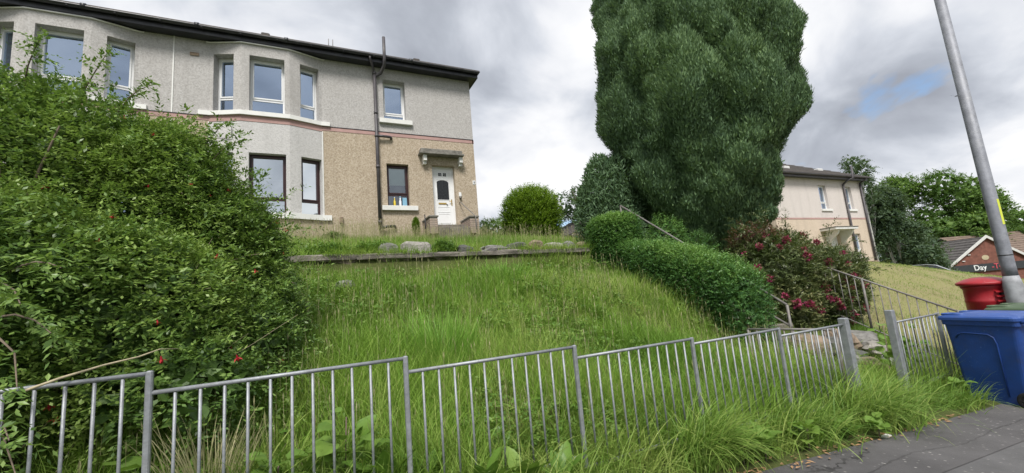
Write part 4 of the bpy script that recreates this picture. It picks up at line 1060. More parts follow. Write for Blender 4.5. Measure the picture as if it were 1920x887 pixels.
# lettering stands on the sign board, facing out along -rd; its x axis runs from the viewer's left (gd) to the right
so = off_of(shop)
B = Matrix.Identity(4)
for i in range(3): B[i][0] = -gd[i]; B[i][1] = (0, 0, 1)[i]; B[i][2] = -rd[i]
def letters(body, g, z, size, mat):
    p = Vector(sp_(g, -.185, z)) - so
    return text_mesh(body, size, .02, 'sign_lettering', mat, shop, Matrix.Translation(p) @ B)
letters('Day', 2.0, zE - .70, .82, 'sign_white'); letters('-To', .15, zE - .66, .80, 'sign_red')
for g, z in ((2.9, zE + .35), (2.2, zE + 1.0)): fb(MB(), g, g - .3, -.1, -.005, z, z + .09).build('flood_light', 'white_board', shop)
MB().mesh([tuple(Vector(sp_(.4, -.03, zE + .62)) + (-gd) * (.38 * math.cos(t)) + Vector((0, 0, .27 * math.sin(t)))) for t in np.linspace(0, 6.283, 17)[:-1]], [tuple(range(16))]).build('wall_badge', 'twig_pale', shop)

# parked car whose roof shows over the rise
car = thing('parked_car', 'silver car beyond the grassy rise, only its roof showing', 'car', (35.9, 13.6, -1.56), None, math.radians(-68))
q = MB(); P = [(-2.1, .3), (-2.12, .75), (-1.95, .92), (-1.35, .98), (-.75, 1.42), (-.3, 1.50), (.5, 1.49), (.95, 1.40), (1.55, 1.0), (2.0, .85), (2.1, .6), (2.08, .3)]
n = len(P); v = []
for y, k in ((-.84, 1), (-.62, 0), (.62, 0), (.84, 1)):
    for x, z in P: v.append((x * (1 if k == 0 or z < 1 else .94), y * (1 if z < 1.0 else .86), z - (.03 if k and z > 1.3 else 0)))
f = [(j * n + i, j * n + (i + 1) % n, (j + 1) * n + (i + 1) % n, (j + 1) * n + i) for j in range(3) for i in range(n)] + [tuple(range(n)), tuple(reversed(range(3 * n, 4 * n)))]
q.mesh(v, f, True); q.build('body', 'car_silver', car, True)
for sg in (-1, 1):
    MB().face([(-1.2, sg * .79, 1.0), (-.72, sg * .74, 1.36), (.88, sg * .74, 1.36), (1.35, sg * .79, 1.02)]).build('side_window', 'car_glass', car, True)
    for x in (-1.3, 1.3):
        w = MB().lathe([(.001, -.1), (.3, -.1), (.31, 0), (.3, .1), (.001, .1)], (0, 0, 0), 20); MB().mesh([(x + a, sg * .76 + c, .31 + b) for a, b, c in w.v], w.f).build('wheel', 'rubber', car, True)

# outbuilding with a tiled roof behind the hedge
shed = thing('outbuilding', 'low white outbuilding with grey tiled roof just behind the top of the hedge', 'outbuilding', (13.5, 18.6, 1.0))
MB().box(12.5, 17.5, 17.9, 22.0, .4, 3.0).build('wall', 'harl_white', shed)
q = MB()
for i in range(9):
    x0 = 11.9 + i * .36; z0 = 2.95 + i * .17
    q.face([(x0, 17.5, z0 + .05), (x0 + .37, 17.5, z0 + .19), (x0 + .37, 22.3, z0 + .19), (x0, 22.3, z0 + .05)]); q.face([(x0, 17.5, z0 - .06), (x0, 17.5, z0 + .05), (x0, 22.3, z0 + .05), (x0, 22.3, z0 - .06)])
q.face([(15.14, 17.5, 4.5), (18.2, 17.5, 3.0), (18.2, 22.3, 3.0), (15.14, 22.3, 4.5)]); q.face([(11.9, 17.5, 2.9), (15.14, 17.5, 4.42), (18.2, 17.5, 2.92), (18.2, 17.5, 2.8), (15.14, 17.5, 4.28), (11.9, 17.5, 2.78)])
q.build('roof', 'slate', shed)
MB().face([(12.5, 17.9, 3.0), (17.5, 17.9, 3.0), (15.14, 17.9, 4.2)]).build('gable', 'harl_white', shed)
MB().tube([(13.2, 17.82, .6), (13.2, 17.82, 3.0)], .04, 8).build('downpipe', 'grey_pipe', shed)

# ------------------------------------------------------------------ grass
def scatter(n, x0, x1, y0, y1, keep=None):
    P = np.stack([rng.uniform(x0, x1, n), rng.uniform(y0, y1, n)], 1)
    if keep is not None: P = P[keep(P)]
    return np.concatenate([P, terrain(P[:, 0], P[:, 1])[:, None] - .01], 1)
def grass(name, P, h, w, mat, lean=.25, bend=.7, segs=3, az=None, tint=None, hvar=.45, kind='stuff', parent=None, azs=1.2):
    n = len(P); hh = h * rng.lognormal(0, hvar, n).clip(.4, 2.0) if np.isscalar(h) else h * rng.lognormal(0, hvar, n).clip(.5, 1.8)
    a = rng.uniform(0, 6.283, n) if az is None else az + rng.normal(size=n) * azs
    ww = w * rng.uniform(.6, 1.4, n)
    V, F, k = blades(P, hh, ww, a, np.abs(rng.normal(size=n)) * lean, bend * rng.uniform(.3, 1.6, n), segs)
    if tint is None: tint = patch(P[:, :2], 1.1, 5)
    t = np.clip(tint + rng.normal(size=n) * .16, 0, 1)
    tv = np.repeat(t, k)
    o = np_mesh(name, V, F, mat, parent, tv, False, kind); return o
def crest(x): return np.interp(x, [5.5, 14], [7.55, 9.0])
# long meadow grass on the bank
inb = lambda P: (P[:, 0] < np.interp(P[:, 1], [2.8, 3.2, 4.4, 7.6], [8.3, 6.4, 6.0, 5.75])) & (P[:, 1] < crest(P[:, 0]) - .03)
P = scatter(145000, -1.6, 8.3, 2.75, 7.6, inb)
th = patch(P[:, :2], 1.5, 21); ti = np.clip((patch(P[:, :2], .9, 22) * .5 + patch(P[:, :2], 3.2, 23) * .5 - .5) * 1.5 + .5, 0, 1)
th = np.clip((th - .5) * 1.6 + .5 + .35 * (patch(P[:, :2], 6, 20) - .5), 0, 1)
hgt = (.12 + .25 * th) * (1.15 - .62 * np.clip((P[:, 1] - 3.8) / 3.8, 0, 1))
grass('meadow_grass', P, hgt, .0062, 'grass_meadow', .3, .8, 3, None, ti)
P = scatter(15000, -1.0, 7.6, 2.9, 7.4, inb); P = P[patch(P[:, :2], 1.9, 37) > .52]
P[:, 2] += rng.uniform(.05, .24, len(P)); a_ = rng.uniform(0, 6.283, len(P)); dd_ = np.stack([np.cos(a_), np.sin(a_), rng.uniform(-.1, .7, len(P))], 1)
Pq, Dq, Nq, Lq, Wq, oq = sprigs(P, dd_, rng.uniform(.05, .14, len(P)), 2, .055, .03, .2); V, F_ = leaves(Pq, Dq, Nq, Lq, Wq)
np_mesh('meadow_herbs', V, F_, 'leaf_weed', None, np.repeat(np.clip(.5 + rng.normal(size=len(P)) * .25, 0, 1)[oq], 5), False, 'stuff')
# flowering stalks standing above it, straw coloured
def stalks(name, P, h, mat='grass_straw'):
    n = len(P); hh = h * rng.uniform(.6, 1.35, n); az = rng.uniform(0, 6.283, n); tilt = np.abs(rng.normal(size=n)) * .16
    d = np.stack([np.cos(az) * np.sin(tilt), np.sin(az) * np.sin(tilt), np.cos(tilt)], 1)
    s = np.stack([-np.sin(az), np.cos(az), np.zeros(n)], 1); q = P + d * hh[:, None]
    V = np.stack([P - s * .0016, P + s * .0016, q + s * .0012, q - s * .0012, q - d * .045, q + s * .0045 + d * .005, q + d * .045, q - s * .0045 + d * .005], 1).reshape(-1, 3)
    b = (np.arange(n) * 8)[:, None]
    F = np.concatenate([b + np.array([[0, 1, 2]]), b + np.array([[0, 2, 3]]), b + np.array([[4, 5, 6]]), b + np.array([[4, 6, 7]])], 0)
    return np_mesh(name, V, F, mat, None, np.repeat(rng.uniform(0, 1, n), 8), False, 'stuff')
P = scatter(4600, -1.2, 7.5, 3.0, 6.9, inb); P = P[rng.uniform(size=len(P)) < .25 + .75 * patch(P[:, :2], 1.4, 31)]
stalks('meadow_stalks', P, .40)
# terrace above the wall, in front of the house
P = scatter(46000, -5, 13, 7.95, 13.2, lambda P: P[:, 1] > crest(P[:, 0]) + .35)
grass('terrace_grass', P, .13, .008, 'grass_meadow', .25, .7, 3, None, patch(P[:, :2], .8, 24) * .8)
P = scatter(3000, -3.4, 5.3, 11.4, 13.1); stalks('terrace_stalks', P, np.where(P[:, 0] < 2.2, .46, .28))
P = scatter(1600, -3.4, 9, 8.1, 11.2); stalks('terrace_stalks', P, .40)
P = scatter(1900, -5, 5.6, 7.5, 7.62); 
P[:, 2] = .48; grass('wall_foot_grass', P, .16, .008, 'grass_meadow', .2, .5, 3, None, patch(P[:, :2], 1.2, 29))
P = scatter(6500, -1, 5.8, 7.78, 8.3, lambda P: patch(P, 1.6, 41) > .38); P[:, 2] = .93; grass('wall_top_grass', P, .19, .008, 'grass_meadow', .3, .9, 3, None, patch(P[:, :2], 1.2, 28))
P = scatter(4200, -1.2, 5.8, 7.53, 7.72, lambda P: patch(P * np.array([1, .3]), 2.4, 47) > .5); P[:, 2] = .945
grass('wall_edge_grass', P, .15, .007, 'grass_meadow', .5, 1.6, 4, -1.57, patch(P[:, :2], 1.2, 48), azs=.7)
P = scatter(2400, -.6, 5.8, 7.50, 7.60, lambda P: patch(P * np.array([1, .3]), 2.0, 49) > .55); P[:, 2] = .5
grass('wall_foot_weeds', P, .40, .008, 'grass_meadow', .25, .6, 4, None, patch(P[:, :2], 1.2, 50))
# verge: long rank grass between the railings and the pavement
vk = lambda P: (P[:, 1] > 2.40 - .16 * patch(P, 2.2, 43) + .5 * np.clip(.35 - np.abs(P[:, 0] - 6.0), 0, .3))
P = scatter(15000, -1.8, 7.0, 2.2, 3.25, vk)
grass('verge_grass', P, .26, .0085, 'grass_verge', .35, 1.2, 5, -1.57, patch(P[:, :2], 1.6, 25), azs=1.3)
# dry mown grass on the bank to the right
P = scatter(120000, 8.6, 36, 3.0, 11.5, lambda P: (P[:, 1] < crest(P[:, 0]) + 1.0) & (rng.uniform(size=len(P)) < np.clip(14 / P[:, 0], .25, 1)))
dr_ = patch(P[:, :2], .55, 26) * .44 + .16 * sm((crest(P[:, 0]) - 1.0 - P[:, 1]) / 2.4)
grass('bank_grass', P, .05, .010, 'grass_dry', .4, .8, 2, None, dr_)
P = scatter(16000, 6.0, 9.6, 2.9, 5.2, lambda P: (rng.uniform(size=len(P)) < np.where((P[:, 0] < 8.4) & (P[:, 1] > 3.3), .22, 1))); grass('rough_grass', P, .16, .008, 'grass_verge', .35, .9, 3, None, patch(P[:, :2], 1.5, 27))

# single tussocks
def tussock(label, c, n, h, r, mat, lean, bend, az=None, azs=1.0, w=.009, group='grass tussocks', segs=6):
    o = thing('grass_tussock', label, 'grass tussock', (c[0], c[1], gz(*c)), group)
    q = rng.normal(size=(n, 2)) * r; P = np.concatenate([q + np.array(c), np.zeros((n, 1))], 1); P[:, 2] = terrain(P[:, 0], P[:, 1]) - .01
    a = np.arctan2(q[:, 1], q[:, 0]) if az is None else np.full(n, az); a = a + rng.normal(size=n) * (.5 if az is None else azs)
    hh = h * rng.uniform(.55, 1.2, n); V, F, k = blades(P, hh, w * rng.uniform(.6, 1.3, n), a, np.abs(rng.normal(size=n)) * lean, bend * rng.uniform(.5, 1.4, n), segs)
    np_mesh('blades', V, F, mat, o, np.repeat(rng.uniform(.1, .95, n), k), False, 'stuff'); return o
tussock('bright tall green tussock in the middle of the meadow bank', (1.32, 4.75), 1200, .44, .24, 'grass_bright', .2, .55, None, 1.0, .007)
tussock('fresh green tussock high on the bank just below the wall', (3.05, 6.7), 700, .42, .22, 'grass_bright', .2, .6)
tussock('long arching grass tussock spilling forward at the foot of the railings near the middle post', (2.72, 2.55), 620, .62, .10, 'grass_verge', .2, 1.75, -.9, 1.0, .010)
tussock('drooping grass tussock flopping onto the pavement left of the gateway', (4.95, 2.55), 800, .62, .15, 'grass_verge', .2, 1.8, -.8, 1.05, .010)
tussock('arching grass tussock by the left gatepost', (5.35, 2.58), 560, .56, .12, 'grass_verge', .2, 1.7, -.5, .9, .011)
tussock('mid height grass tussock under the second widest fence panel', (3.9, 2.62), 480, .5, .14, 'grass_verge', .25, 1.6, -1.2, .9, .010)
tussock('grass tussock against the inside of the railings below the fuchsia', (-.25, 3.05), 420, .55, .14, 'grass_verge', .25, 1.5, -1.3, 1.1, .010)
tussock('small leafy tussock at the right gatepost beside the blue bin', (6.65, 2.55), 420, .28, .16, 'grass_verge', .35, 1.4, -1.2, 1.1, .011)
tussock('straw pale grass tussock behind the railings under the fuchsia branches', (-.52, 3.05), 160, .6, .06, 'grass_straw', .15, .5)
tussock('reddish brown withered tussock in the bank behind the third fence panel', (1.75, 3.5), 300, .26, .14, 'grass_straw', .4, 1.2)

# ------------------------------------------------------------------ broad-leaved weeds along the railings
def big_leaf_mesh(name, mat, L, Wd, seed, wavy=.02, droop=.5):
    r = np.random.default_rng(seed); n = 6; V = []; F = []
    for i in range(n + 1):
        t = i / n; w = Wd * .5 * (math.sin(math.pi * min(1, t * .93 + .07) ** .8)) ** .8
        x = L * (t - .12 * t * t); z = L * (.10 * t - droop * .5 * t * t)
        if i == n: w = .001
        k = wavy * math.sin(i * 2.1 + seed)
        V += [(x, -w, z + w * .28 + k), (x, 0, z), (x, w, z + w * .28 - k)]
    for i in range(n):
        a = i * 3; F += [(a, a + 3, a + 4, a + 1), (a + 1, a + 4, a + 5, a + 2)]
    m = bpy.data.meshes.new(name); m.from_pydata(V, [], F); m.polygons.foreach_set('use_smooth', [True] * len(F))
    at = m.attributes.new('tint', 'FLOAT', 'POINT'); at.data.foreach_set('value', np.clip(r.uniform(.25, .75) + np.array([(.1 if i % 3 == 1 else 0) for i in range(len(V))]), 0, 1).astype(np.float32))
    m.materials.append(MATS[mat]); m.update(); return m
dock_m = [big_leaf_mesh('dock_leaf', 'leaf_weed', .24, .095, s, .006, .5) for s in (1, 2, 3, 4)]
round_m = [big_leaf_mesh('round_leaf', 'leaf_weed', .10, .085, s, .003, .4) for s in (5, 6, 7)]
def weed(name, label, cat, c, n, ms, sc, group, pitch=(.4, 1.1), stem=0.0):
    z = gz(*c); o = thing(name, label, cat, (c[0], c[1], z), group)
    for k in range(n):
        a = random.uniform(0, 6.283); s = sc * random.uniform(.7, 1.25); p = random.uniform(*pitch); hgt = random.uniform(.02, .06) + stem * random.uniform(.2, 1)
        rr = stem * .35 * random.random()
        M = Matrix.Translation((c[0] + rr * math.cos(a) - o.location.x, c[1] + rr * math.sin(a) - o.location.y, z + hgt - o.location.z)) @ Matrix.Rotation(a, 4, 'Z') @ Matrix.Rotation(-p, 4, 'Y') @ Matrix.Rotation(random.uniform(-.4, .4), 4, 'X') @ Matrix.Scale(s, 4)
        l = bpy.data.objects.new('leaf', random.choice(ms)); COL.objects.link(l); l.parent = o; l.matrix_basis = M
    if stem:
        MB().tube([(c[0], c[1], z - .02), (c[0] + .02, c[1], z + stem)], .005, 5).build('stem', 'twig', o)
    return o
GW = 'broad leaved weeds at the foot of the railings'
for c, n, s, lb in (((-.62, 2.95), 10, .9, 'low dock plant below the fuchsia left of the second railing post'),
                    ((-.05, 3.15), 9, .8, 'dock plant behind the second railing panel'), ((.22, 2.72), 9, 1.0, 'broad dock plant in front of the railings left of the third post'),
                    ((.42, 2.95), 12, 1.05, 'leafy dock plant behind the railings left of the third post'), ((.68, 2.98), 9, .95, 'dock plant close behind the third railing post'),
                    ((.95, 2.62), 10, 1.0, 'dock plant in front of the railings right of the third post'), ((1.22, 2.66), 8, .95, 'upright dock plant in front of the third railing panel'),
                    ((1.5, 2.60), 8, .8, 'small dock plant before the third railing panel'), ((1.55, 3.9), 8, .8, 'dock plant up the bank behind the third railing panel'),
                    ((2.0, 3.4), 7, .9, 'dock plant behind the middle railing post'), ((3.32, 2.44), 8, .7, 'yellow green dock plant on the pavement edge'), ((4.3, 2.34), 8, .7, 'lone dock plant by the bare pavement edge near the tussocks')):
    weed('dock_plant', lb, 'dock plant', c, n, dock_m, s * 1.35, GW, (.6, 1.35))
for c, n, s, st_, lb in (((-.2, 2.95), 16, 1.0, .22, 'bramble with round leaves right of the second railing post'), ((.18, 3.1), 18, 1.0, .35, 'bramble with pale leaves behind the second railing panel'), ((-.95, 3.0), 14, .9, .25, 'bramble under the fuchsia at the left end of the railings'),
                    ((2.95, 2.38), 16, .9, .10, 'round leaved weed on the pavement edge nearest the viewer'), ((3.15, 2.34), 14, .9, .08, 'dark round leaved weed beside the dead leaves'), ((3.7, 2.34), 14, .8, .10, 'round leaved weed on the pavement edge under the tussock'), ((4.6, 2.26), 12, .7, .06, 'round leaved weed before the drooping tussock'), ((7.0, 2.5), 16, .7, .12, 'leafy weed at the foot of the blue bin'), ((6.9, 3.1), 30, .8, .6, 'tall feathery weed behind the short railings by the bin'), ((7.35, 3.05), 30, .8, .55, 'tall leafy weed behind the railing end post by the bin')):
    weed('bramble' if 'bramble' in lb else 'weed', lb, 'bramble' if 'bramble' in lb else 'weed', c, n, round_m, s * 1.5, GW, (-.1, .9), st_ * 1.25 + .04)
# litter, dead leaves, stick
tag(MB().bbox(4.67, 4.76, 2.235, 2.285, -1.535, -1.515, .006).build('litter', 'litter_white'), 'scrap of white litter on the pavement beside the drooping tussock', 'litter')
Q = np.stack([rng.uniform(2.7, 6.4, 420), 2.40 - np.abs(rng.normal(size=420)) * .09, np.zeros(420)], 1); Q = Q[patch(Q[:, :2], 1.8, 51) > .45]; Q[:, 2] = zs(Q[:, 0]) - .004
V, F_ = leaves(Q, unit(rng.normal(size=Q.shape) * np.array([1, 1, .15])), np.tile([0, 0, 1.0], (len(Q), 1)) + rng.normal(size=Q.shape) * .2, rng.uniform(.03, .07, len(Q)), .02)
np_mesh('dead_leaves', V, F_, 'dry_leaf', None, None, False, 'stuff')
stick = MB().tube([(-1.16, 2.72, -.225), (-1.06, 2.76, -.19), (-.95, 2.88, -.16), (-.86, 3.05, -.145), (-.80, 3.18, -.12), (-.74, 3.32, -.135)], [.0065, .006, .005, .0045, .0035, .002], 7).build('stick', 'twig_pale')
tag(stick, 'bare pale stick leaning along the top of the railings under the fuchsia', 'stick')

# ------------------------------------------------------------------ shrubs and hedges
def twigs(name, starts, ends, r, mat, parent, sag=.1, seg=5, kind=None):
    if kind is None and len(starts) > 1:
        for a, b in zip(starts, ends): twigs(name, [a], [b], r, mat, parent, sag, seg)
        return
    m = MB()
    for a, b in zip(starts, ends):
        a, b = Vector(a), Vector(b); L_ = (b - a).length; p = []
        w = Vector(rng.normal(size=3)) * L_ * .06
        for k in range(5):
            t = k / 4; q = a.lerp(b, t) + w * math.sin(t * math.pi); q.z += sag * L_ * math.sin(t * math.pi); p.append(q)
        m.tube(p, [r, r * .85, r * .7, r * .5, r * .3], seg, False)
    return m.build(name, mat, parent, False, kind)

# the big fuchsia
fu = thing('fuchsia_bush', 'huge fuchsia bush with hanging red flowers in front of the near house', 'bush', (-2.0, 4.7, -.6))
FB = [((-3.2, 5.2, .95), (1.6, 1.5, 1.62)), ((-2.15, 5.2, .95), (1.15, 1.3, 1.36)), ((-1.45, 5.1, .85), (.72, .95, 1.12)), ((-1.0, 5.25, .45), (.72, 1.0, 1.0)), ((-.62, 5.2, .12), (.56, .8, .78)),
      ((-2.2, 3.9, .15), (1.3, .75, .95)), ((-1.25, 4.0, 0.0), (.8, .62, .8)), ((-1.25, 5.15, 1.15), (.62, .8, .92)), ((-.72, 5.15, .78), (.46, .7, .62)), ((-.6, 4.5, -.22), (.52, .6, .5)), ((-.42, 5.3, -.05), (.42, .6, .45)), ((-.85, 3.65, -.45), (.55, .4, .42))]
q, nr = union_shell(FB, 54000, lo=.77, hi=1.05)
ok = q[:, 1] > 3.05; 
# thinner low down where the stems show
lowf = np.clip((q[:, 2] - terrain(q[:, 0], q[:, 1]) - .35) / .8, 0, 1); ok &= rng.uniform(size=len(q)) < .3 + .7 * lowf
ok &= (nr @ np.array([.35, -.9, .25]) > -.25) | (rng.uniform(size=len(q)) < .22)
q, nr = q[ok], nr[ok]
dirs = nr * .7 + np.array([0, 0, .35]) + rng.normal(size=q.shape) * .45
Pl, Dl, Nl, Ll, Wl, ow = sprigs(q - unit(dirs) * .10, dirs, rng.uniform(.10, .25, len(q)), 4, .047, .023, .35)
tone = np.clip(.47 + .8 * (patch(q, 1.6, 61) - .35) + rng.normal(size=len(q)) * .17, 0, 1)
tl = np.clip(tone[ow] + rng.normal(size=len(ow)) * .1, 0, 1)
# long arching shoots standing out of the outline
sh_b, sh_e = [], []
for c, e in (((-.95, 5.0, 1.3), (-.62, 4.6, 1.72)), ((-1.15, 5.0, 1.5), (-.75, 4.7, 1.95)), ((-1.7, 5.0, 1.9), (-1.35, 4.8, 2.3)), ((-2.2, 4.8, 2.1), (-1.95, 4.4, 2.42)), ((-.5, 5.0, .75), (-.25, 4.7, 1.0)), ((-1.9, 4.9, 2.1), (-1.65, 4.7, 2.5)), ((-.7, 5.0, 1.0), (-.5, 4.7, 1.42)), ((-2.6, 4.8, 2.3), (-2.4, 4.6, 2.65)), ((-.3, 5.0, -.1), (-.02, 4.6, -.05)), ((-.35, 4.9, .25), (-.12, 4.6, .3)),
             ((-1.75, 3.4, .30), (-1.18, 2.68, .16)), ((-1.8, 3.3, -.1), (-1.16, 2.66, -.20)), ((-1.7, 3.4, .1), (-1.08, 2.70, .02)), ((-1.8, 3.3, -.35), (-1.17, 2.66, -.42)), ((-1.75, 3.3, -.5), (-1.15, 2.70, -.6)), ((-1.6, 3.5, .4), (-1.12, 2.85, .34))):
    sh_b.append(c); sh_e.append(e)
twigs('branch', sh_b, sh_e, .008, 'twig', fu, .12)
sb, sd_ = [], []
for a, b in zip(sh_b, sh_e):
    a, b = np.array(a), np.array(b)
    for t in np.linspace(.15, 1, 9):
        L_ = np.linalg.norm(b - a); p = a + (b - a) * t + np.array([0, 0, .12 * L_ * math.sin(t * math.pi)])
        for k in range(3): sb.append(p + rng.normal(size=3) * .02); sd_.append((b - a) / L_ * .8 + rng.normal(size=3) * .6)
sb, sd_ = np.array(sb), np.array(sd_)
P2, D2, N2, L2_, W2, o2 = sprigs(sb, sd_, rng.uniform(.09, .2, len(sb)), 4, .052, .023, .4)
Pl = np.concatenate([Pl, P2]); Dl = np.concatenate([Dl, D2]); Nl = np.concatenate([Nl, N2]); Ll = np.concatenate([Ll, L2_]); Wl = np.concatenate([Wl, W2]); tl = np.concatenate([tl, np.clip(.5 + rng.normal(size=len(P2)) * .2, 0, 1)])
# leaves nearest the viewer are separate pieces, the rest stay one mass
near = np.argsort(np.linalg.norm(Pl, axis=1) - .4 * (Pl[:, 2] > 0))[:300]
rest = np.ones(len(Pl), bool); rest[near] = False
V, F_ = shards(Pl[rest], Dl[rest], Nl[rest], Ll[rest], Wl[rest]); np_mesh('foliage', V, F_, 'leaf_fuchsia', fu, np.repeat(tl[rest], 4), False, 'stuff')
qi, ni = union_shell(FB, 26000, keep=.7, lo=.62, hi=.80); ok_ = (qi[:, 2] > terrain(qi[:, 0], qi[:, 1]) + .45) & (qi[:, 1] > 3.3); qi, ni = qi[ok_], ni[ok_]
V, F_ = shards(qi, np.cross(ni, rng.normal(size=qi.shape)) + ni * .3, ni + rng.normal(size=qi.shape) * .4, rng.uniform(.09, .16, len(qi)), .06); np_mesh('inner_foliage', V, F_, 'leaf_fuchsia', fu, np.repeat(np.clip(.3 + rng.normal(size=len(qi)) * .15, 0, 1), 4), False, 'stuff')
lm = []
for k in range(5):
    V, F_ = leaves(np.zeros((1, 3)), np.array([[1.0, 0, 0]]), np.array([[0, 0, 1.0]]), 1.0, .45)
    o = np_mesh('leaf', V, F_, 'leaf_fuchsia', None, np.full(5, .35 + .13 * k), False); lm.append(o.data); bpy.data.objects.remove(o)
for i in near:
    d = Vector(Dl[i]).normalized(); n_ = Vector(Nl[i]); n_ = (n_ - d * n_.dot(d)).normalized(); s = n_.cross(d)
    M = Matrix(((d.x, s.x, n_.x, 0), (d.y, s.y, n_.y, 0), (d.z, s.z, n_.z, 0), (0, 0, 0, 1))) @ Matrix.Scale(float(Ll[i]), 4)
    o = bpy.data.objects.new('leaf', lm[int(np.clip(tl[i] * 5, 0, 4))]); COL.objects.link(o); o.parent = fu; o.matrix_basis = Matrix.Translation(Vector(Pl[i]) - off_of(fu)) @ M
# woody stems and dead twigs inside, showing low at the left
for k in range(26):
    a = Vector((rng.uniform(-3.0, -1.1), rng.uniform(4.3, 5.2), 0)); a.z = gz(a.x, a.y) - .05
    b = a + Vector((rng.normal() * .5 + .1, rng.normal() * .3 - .5, rng.uniform(1.0, 2.3))); b.z = min(b.z, .9 + .5 * (b.x < -1.5) + (b.x + 1.5) * -.9)
    twigs('branch', [a], [b], rng.uniform(.012, .026), 'twig', fu, .05, 6)
sb, sd_ = [], []                                               # stray shoots breaking the outline
for i in rng.choice(np.where((nr[:, 2] > .25) | (nr[:, 0] > .5))[0], 330, replace=False):
    d_ = unit(nr[i] * .8 + np.array([.15, -.25, .5]) + rng.normal(size=3) * .35); L_ = rng.uniform(.18, .50)
    for t in np.linspace(.1, 1, 6): sb.append(q[i] + d_ * L_ * t + np.array([0, 0, -.16 * t * t])); sd_.append(d_ + rng.normal(size=3) * .4)
P3, D3, N3, L3, W3, o3 = sprigs(np.array(sb), np.array(sd_), rng.uniform(.07, .13, len(sb)), 3, .055, .022, .4); V, F_ = shards(P3, D3, N3, L3, W3); np_mesh('shoots', V, F_, 'leaf_fuchsia', fu, np.repeat(np.clip(.62 + rng.normal(size=len(P3)) * .2, 0, 1), 4), False, 'stuff')
st_, en_ = [], []
for k in range(120):
    a = np.array([rng.uniform(-2.9, -.7), rng.uniform(3.6, 4.8), 0]); a[2] = gz(a[0], a[1]) + rng.uniform(0, 1.0); st_.append(a); en_.append(a + rng.normal(size=3) * np.array([.35, .25, .25]) + np.array([0, -.1, .25]))
twigs('twigs', st_, en_, .003, 'twig_pale', fu, .05, 4, 'stuff')
# hanging flowers
def fuchsia_flower_mesh():
    m = MB(); m.lathe([(.002, 0), (.007, -.012), (.008, -.03), (.011, -.042), (.003, -.06)], (0, 0, 0), 8)
    for k in range(4):
        a = k * 1.571; c, s = math.cos(a), math.sin(a)
        m.mesh([(0, 0, -.022), (c * .026 - s * .008, s * .026 + c * .008, -.036), (c * .044, s * .044, -.05), (c * .026 + s * .008, s * .026 - c * .008, -.036)], [(0, 1, 2, 3)])
    o = m.build('flower', 'petal_red'); a = o.data.attributes.new('tint', 'FLOAT', 'POINT'); a.data.foreach_set('value', np.linspace(.2, 1, len(o.data.vertices)).astype(np.float32)); d = o.data; bpy.data.objects.remove(o); return d
fm = fuchsia_flower_mesh()
vis = np.where((nr[:, 1] < .1))[0]
for i in rng.choice(vis, 60, replace=False):
    p = q[i] + nr[i] * .10
    o = bpy.data.objects.new('flower', fm); COL.objects.link(o); o.parent = fu; o.location = Vector(p) - off_of(fu); s = rng.uniform(.5, .85); o.scale = (s, s, s); o.rotation_euler = (rng.normal() * .25, rng.normal() * .25, rng.uniform(0, 6))

def fill(blobs, n, L, Wd, p=2.0):
    """bigger, deeper leaves that close the inside of a bush"""
    fill.V = fill.F = None
    if n < 4: return
    q, nr = union_shell(blobs, n, keep=.62, lo=.58, hi=.80, p=p)
    if len(q) < 2: return
    fill.V, fill.F = shards(q - nr * .02, np.cross(nr, rng.normal(size=q.shape)) + nr * .3, nr + rng.normal(size=q.shape) * .3, rng.uniform(.7, 1.3, len(q)) * L, Wd)
fill.V = fill.F = None

def leafy(name, label, cat, loc, blobs, n, leafL, leafW, mat, seed, k=4, twigL=(.1, .2), up_=.4, out_=.8, droop=.2, p=2.0, parent=None, tscale=1.6, base=.4, group=None, jit=.5, lo=.82, hi=1.05, spread=.85, toplight=0.0):
    o = parent or thing(name, label, cat, loc, group)
    q, nr = union_shell(blobs, n, lo=lo, hi=hi, p=p)
    dirs = nr * out_ + np.array([0, 0, up_]) + rng.normal(size=q.shape) * jit
    P, D, N, L, Wd, ow = sprigs(q - unit(dirs) * twigL[0] * .6, dirs, rng.uniform(*twigL, len(q)), k, leafL, leafW, droop, spread)
    t = np.clip(base + .55 * (patch(q, tscale, seed) - .5) + rng.normal(size=len(q)) * .15 + toplight * nr[:, 2], 0, 1)[ow]  # toplight paints light from above into the tint of upward-facing leaves
    t = np.clip(t + rng.normal(size=len(t)) * .08, 0, 1)
    V, F_ = shards(P, D, N, L, Wd); fill(blobs, int(n * .35), leafL * 2.2, leafW * 2.6, p)
    if fill.V is not None:
        F_ = np.concatenate([F_, fill.F + len(V)]); V = np.concatenate([V, fill.V]); t = np.concatenate([t, np.clip(base + rng.normal(size=len(fill.V) // 4) * .15, 0, 1)])
    np_mesh('foliage', V, F_, mat, o, np.repeat(t, 4), False, 'stuff')
    return o
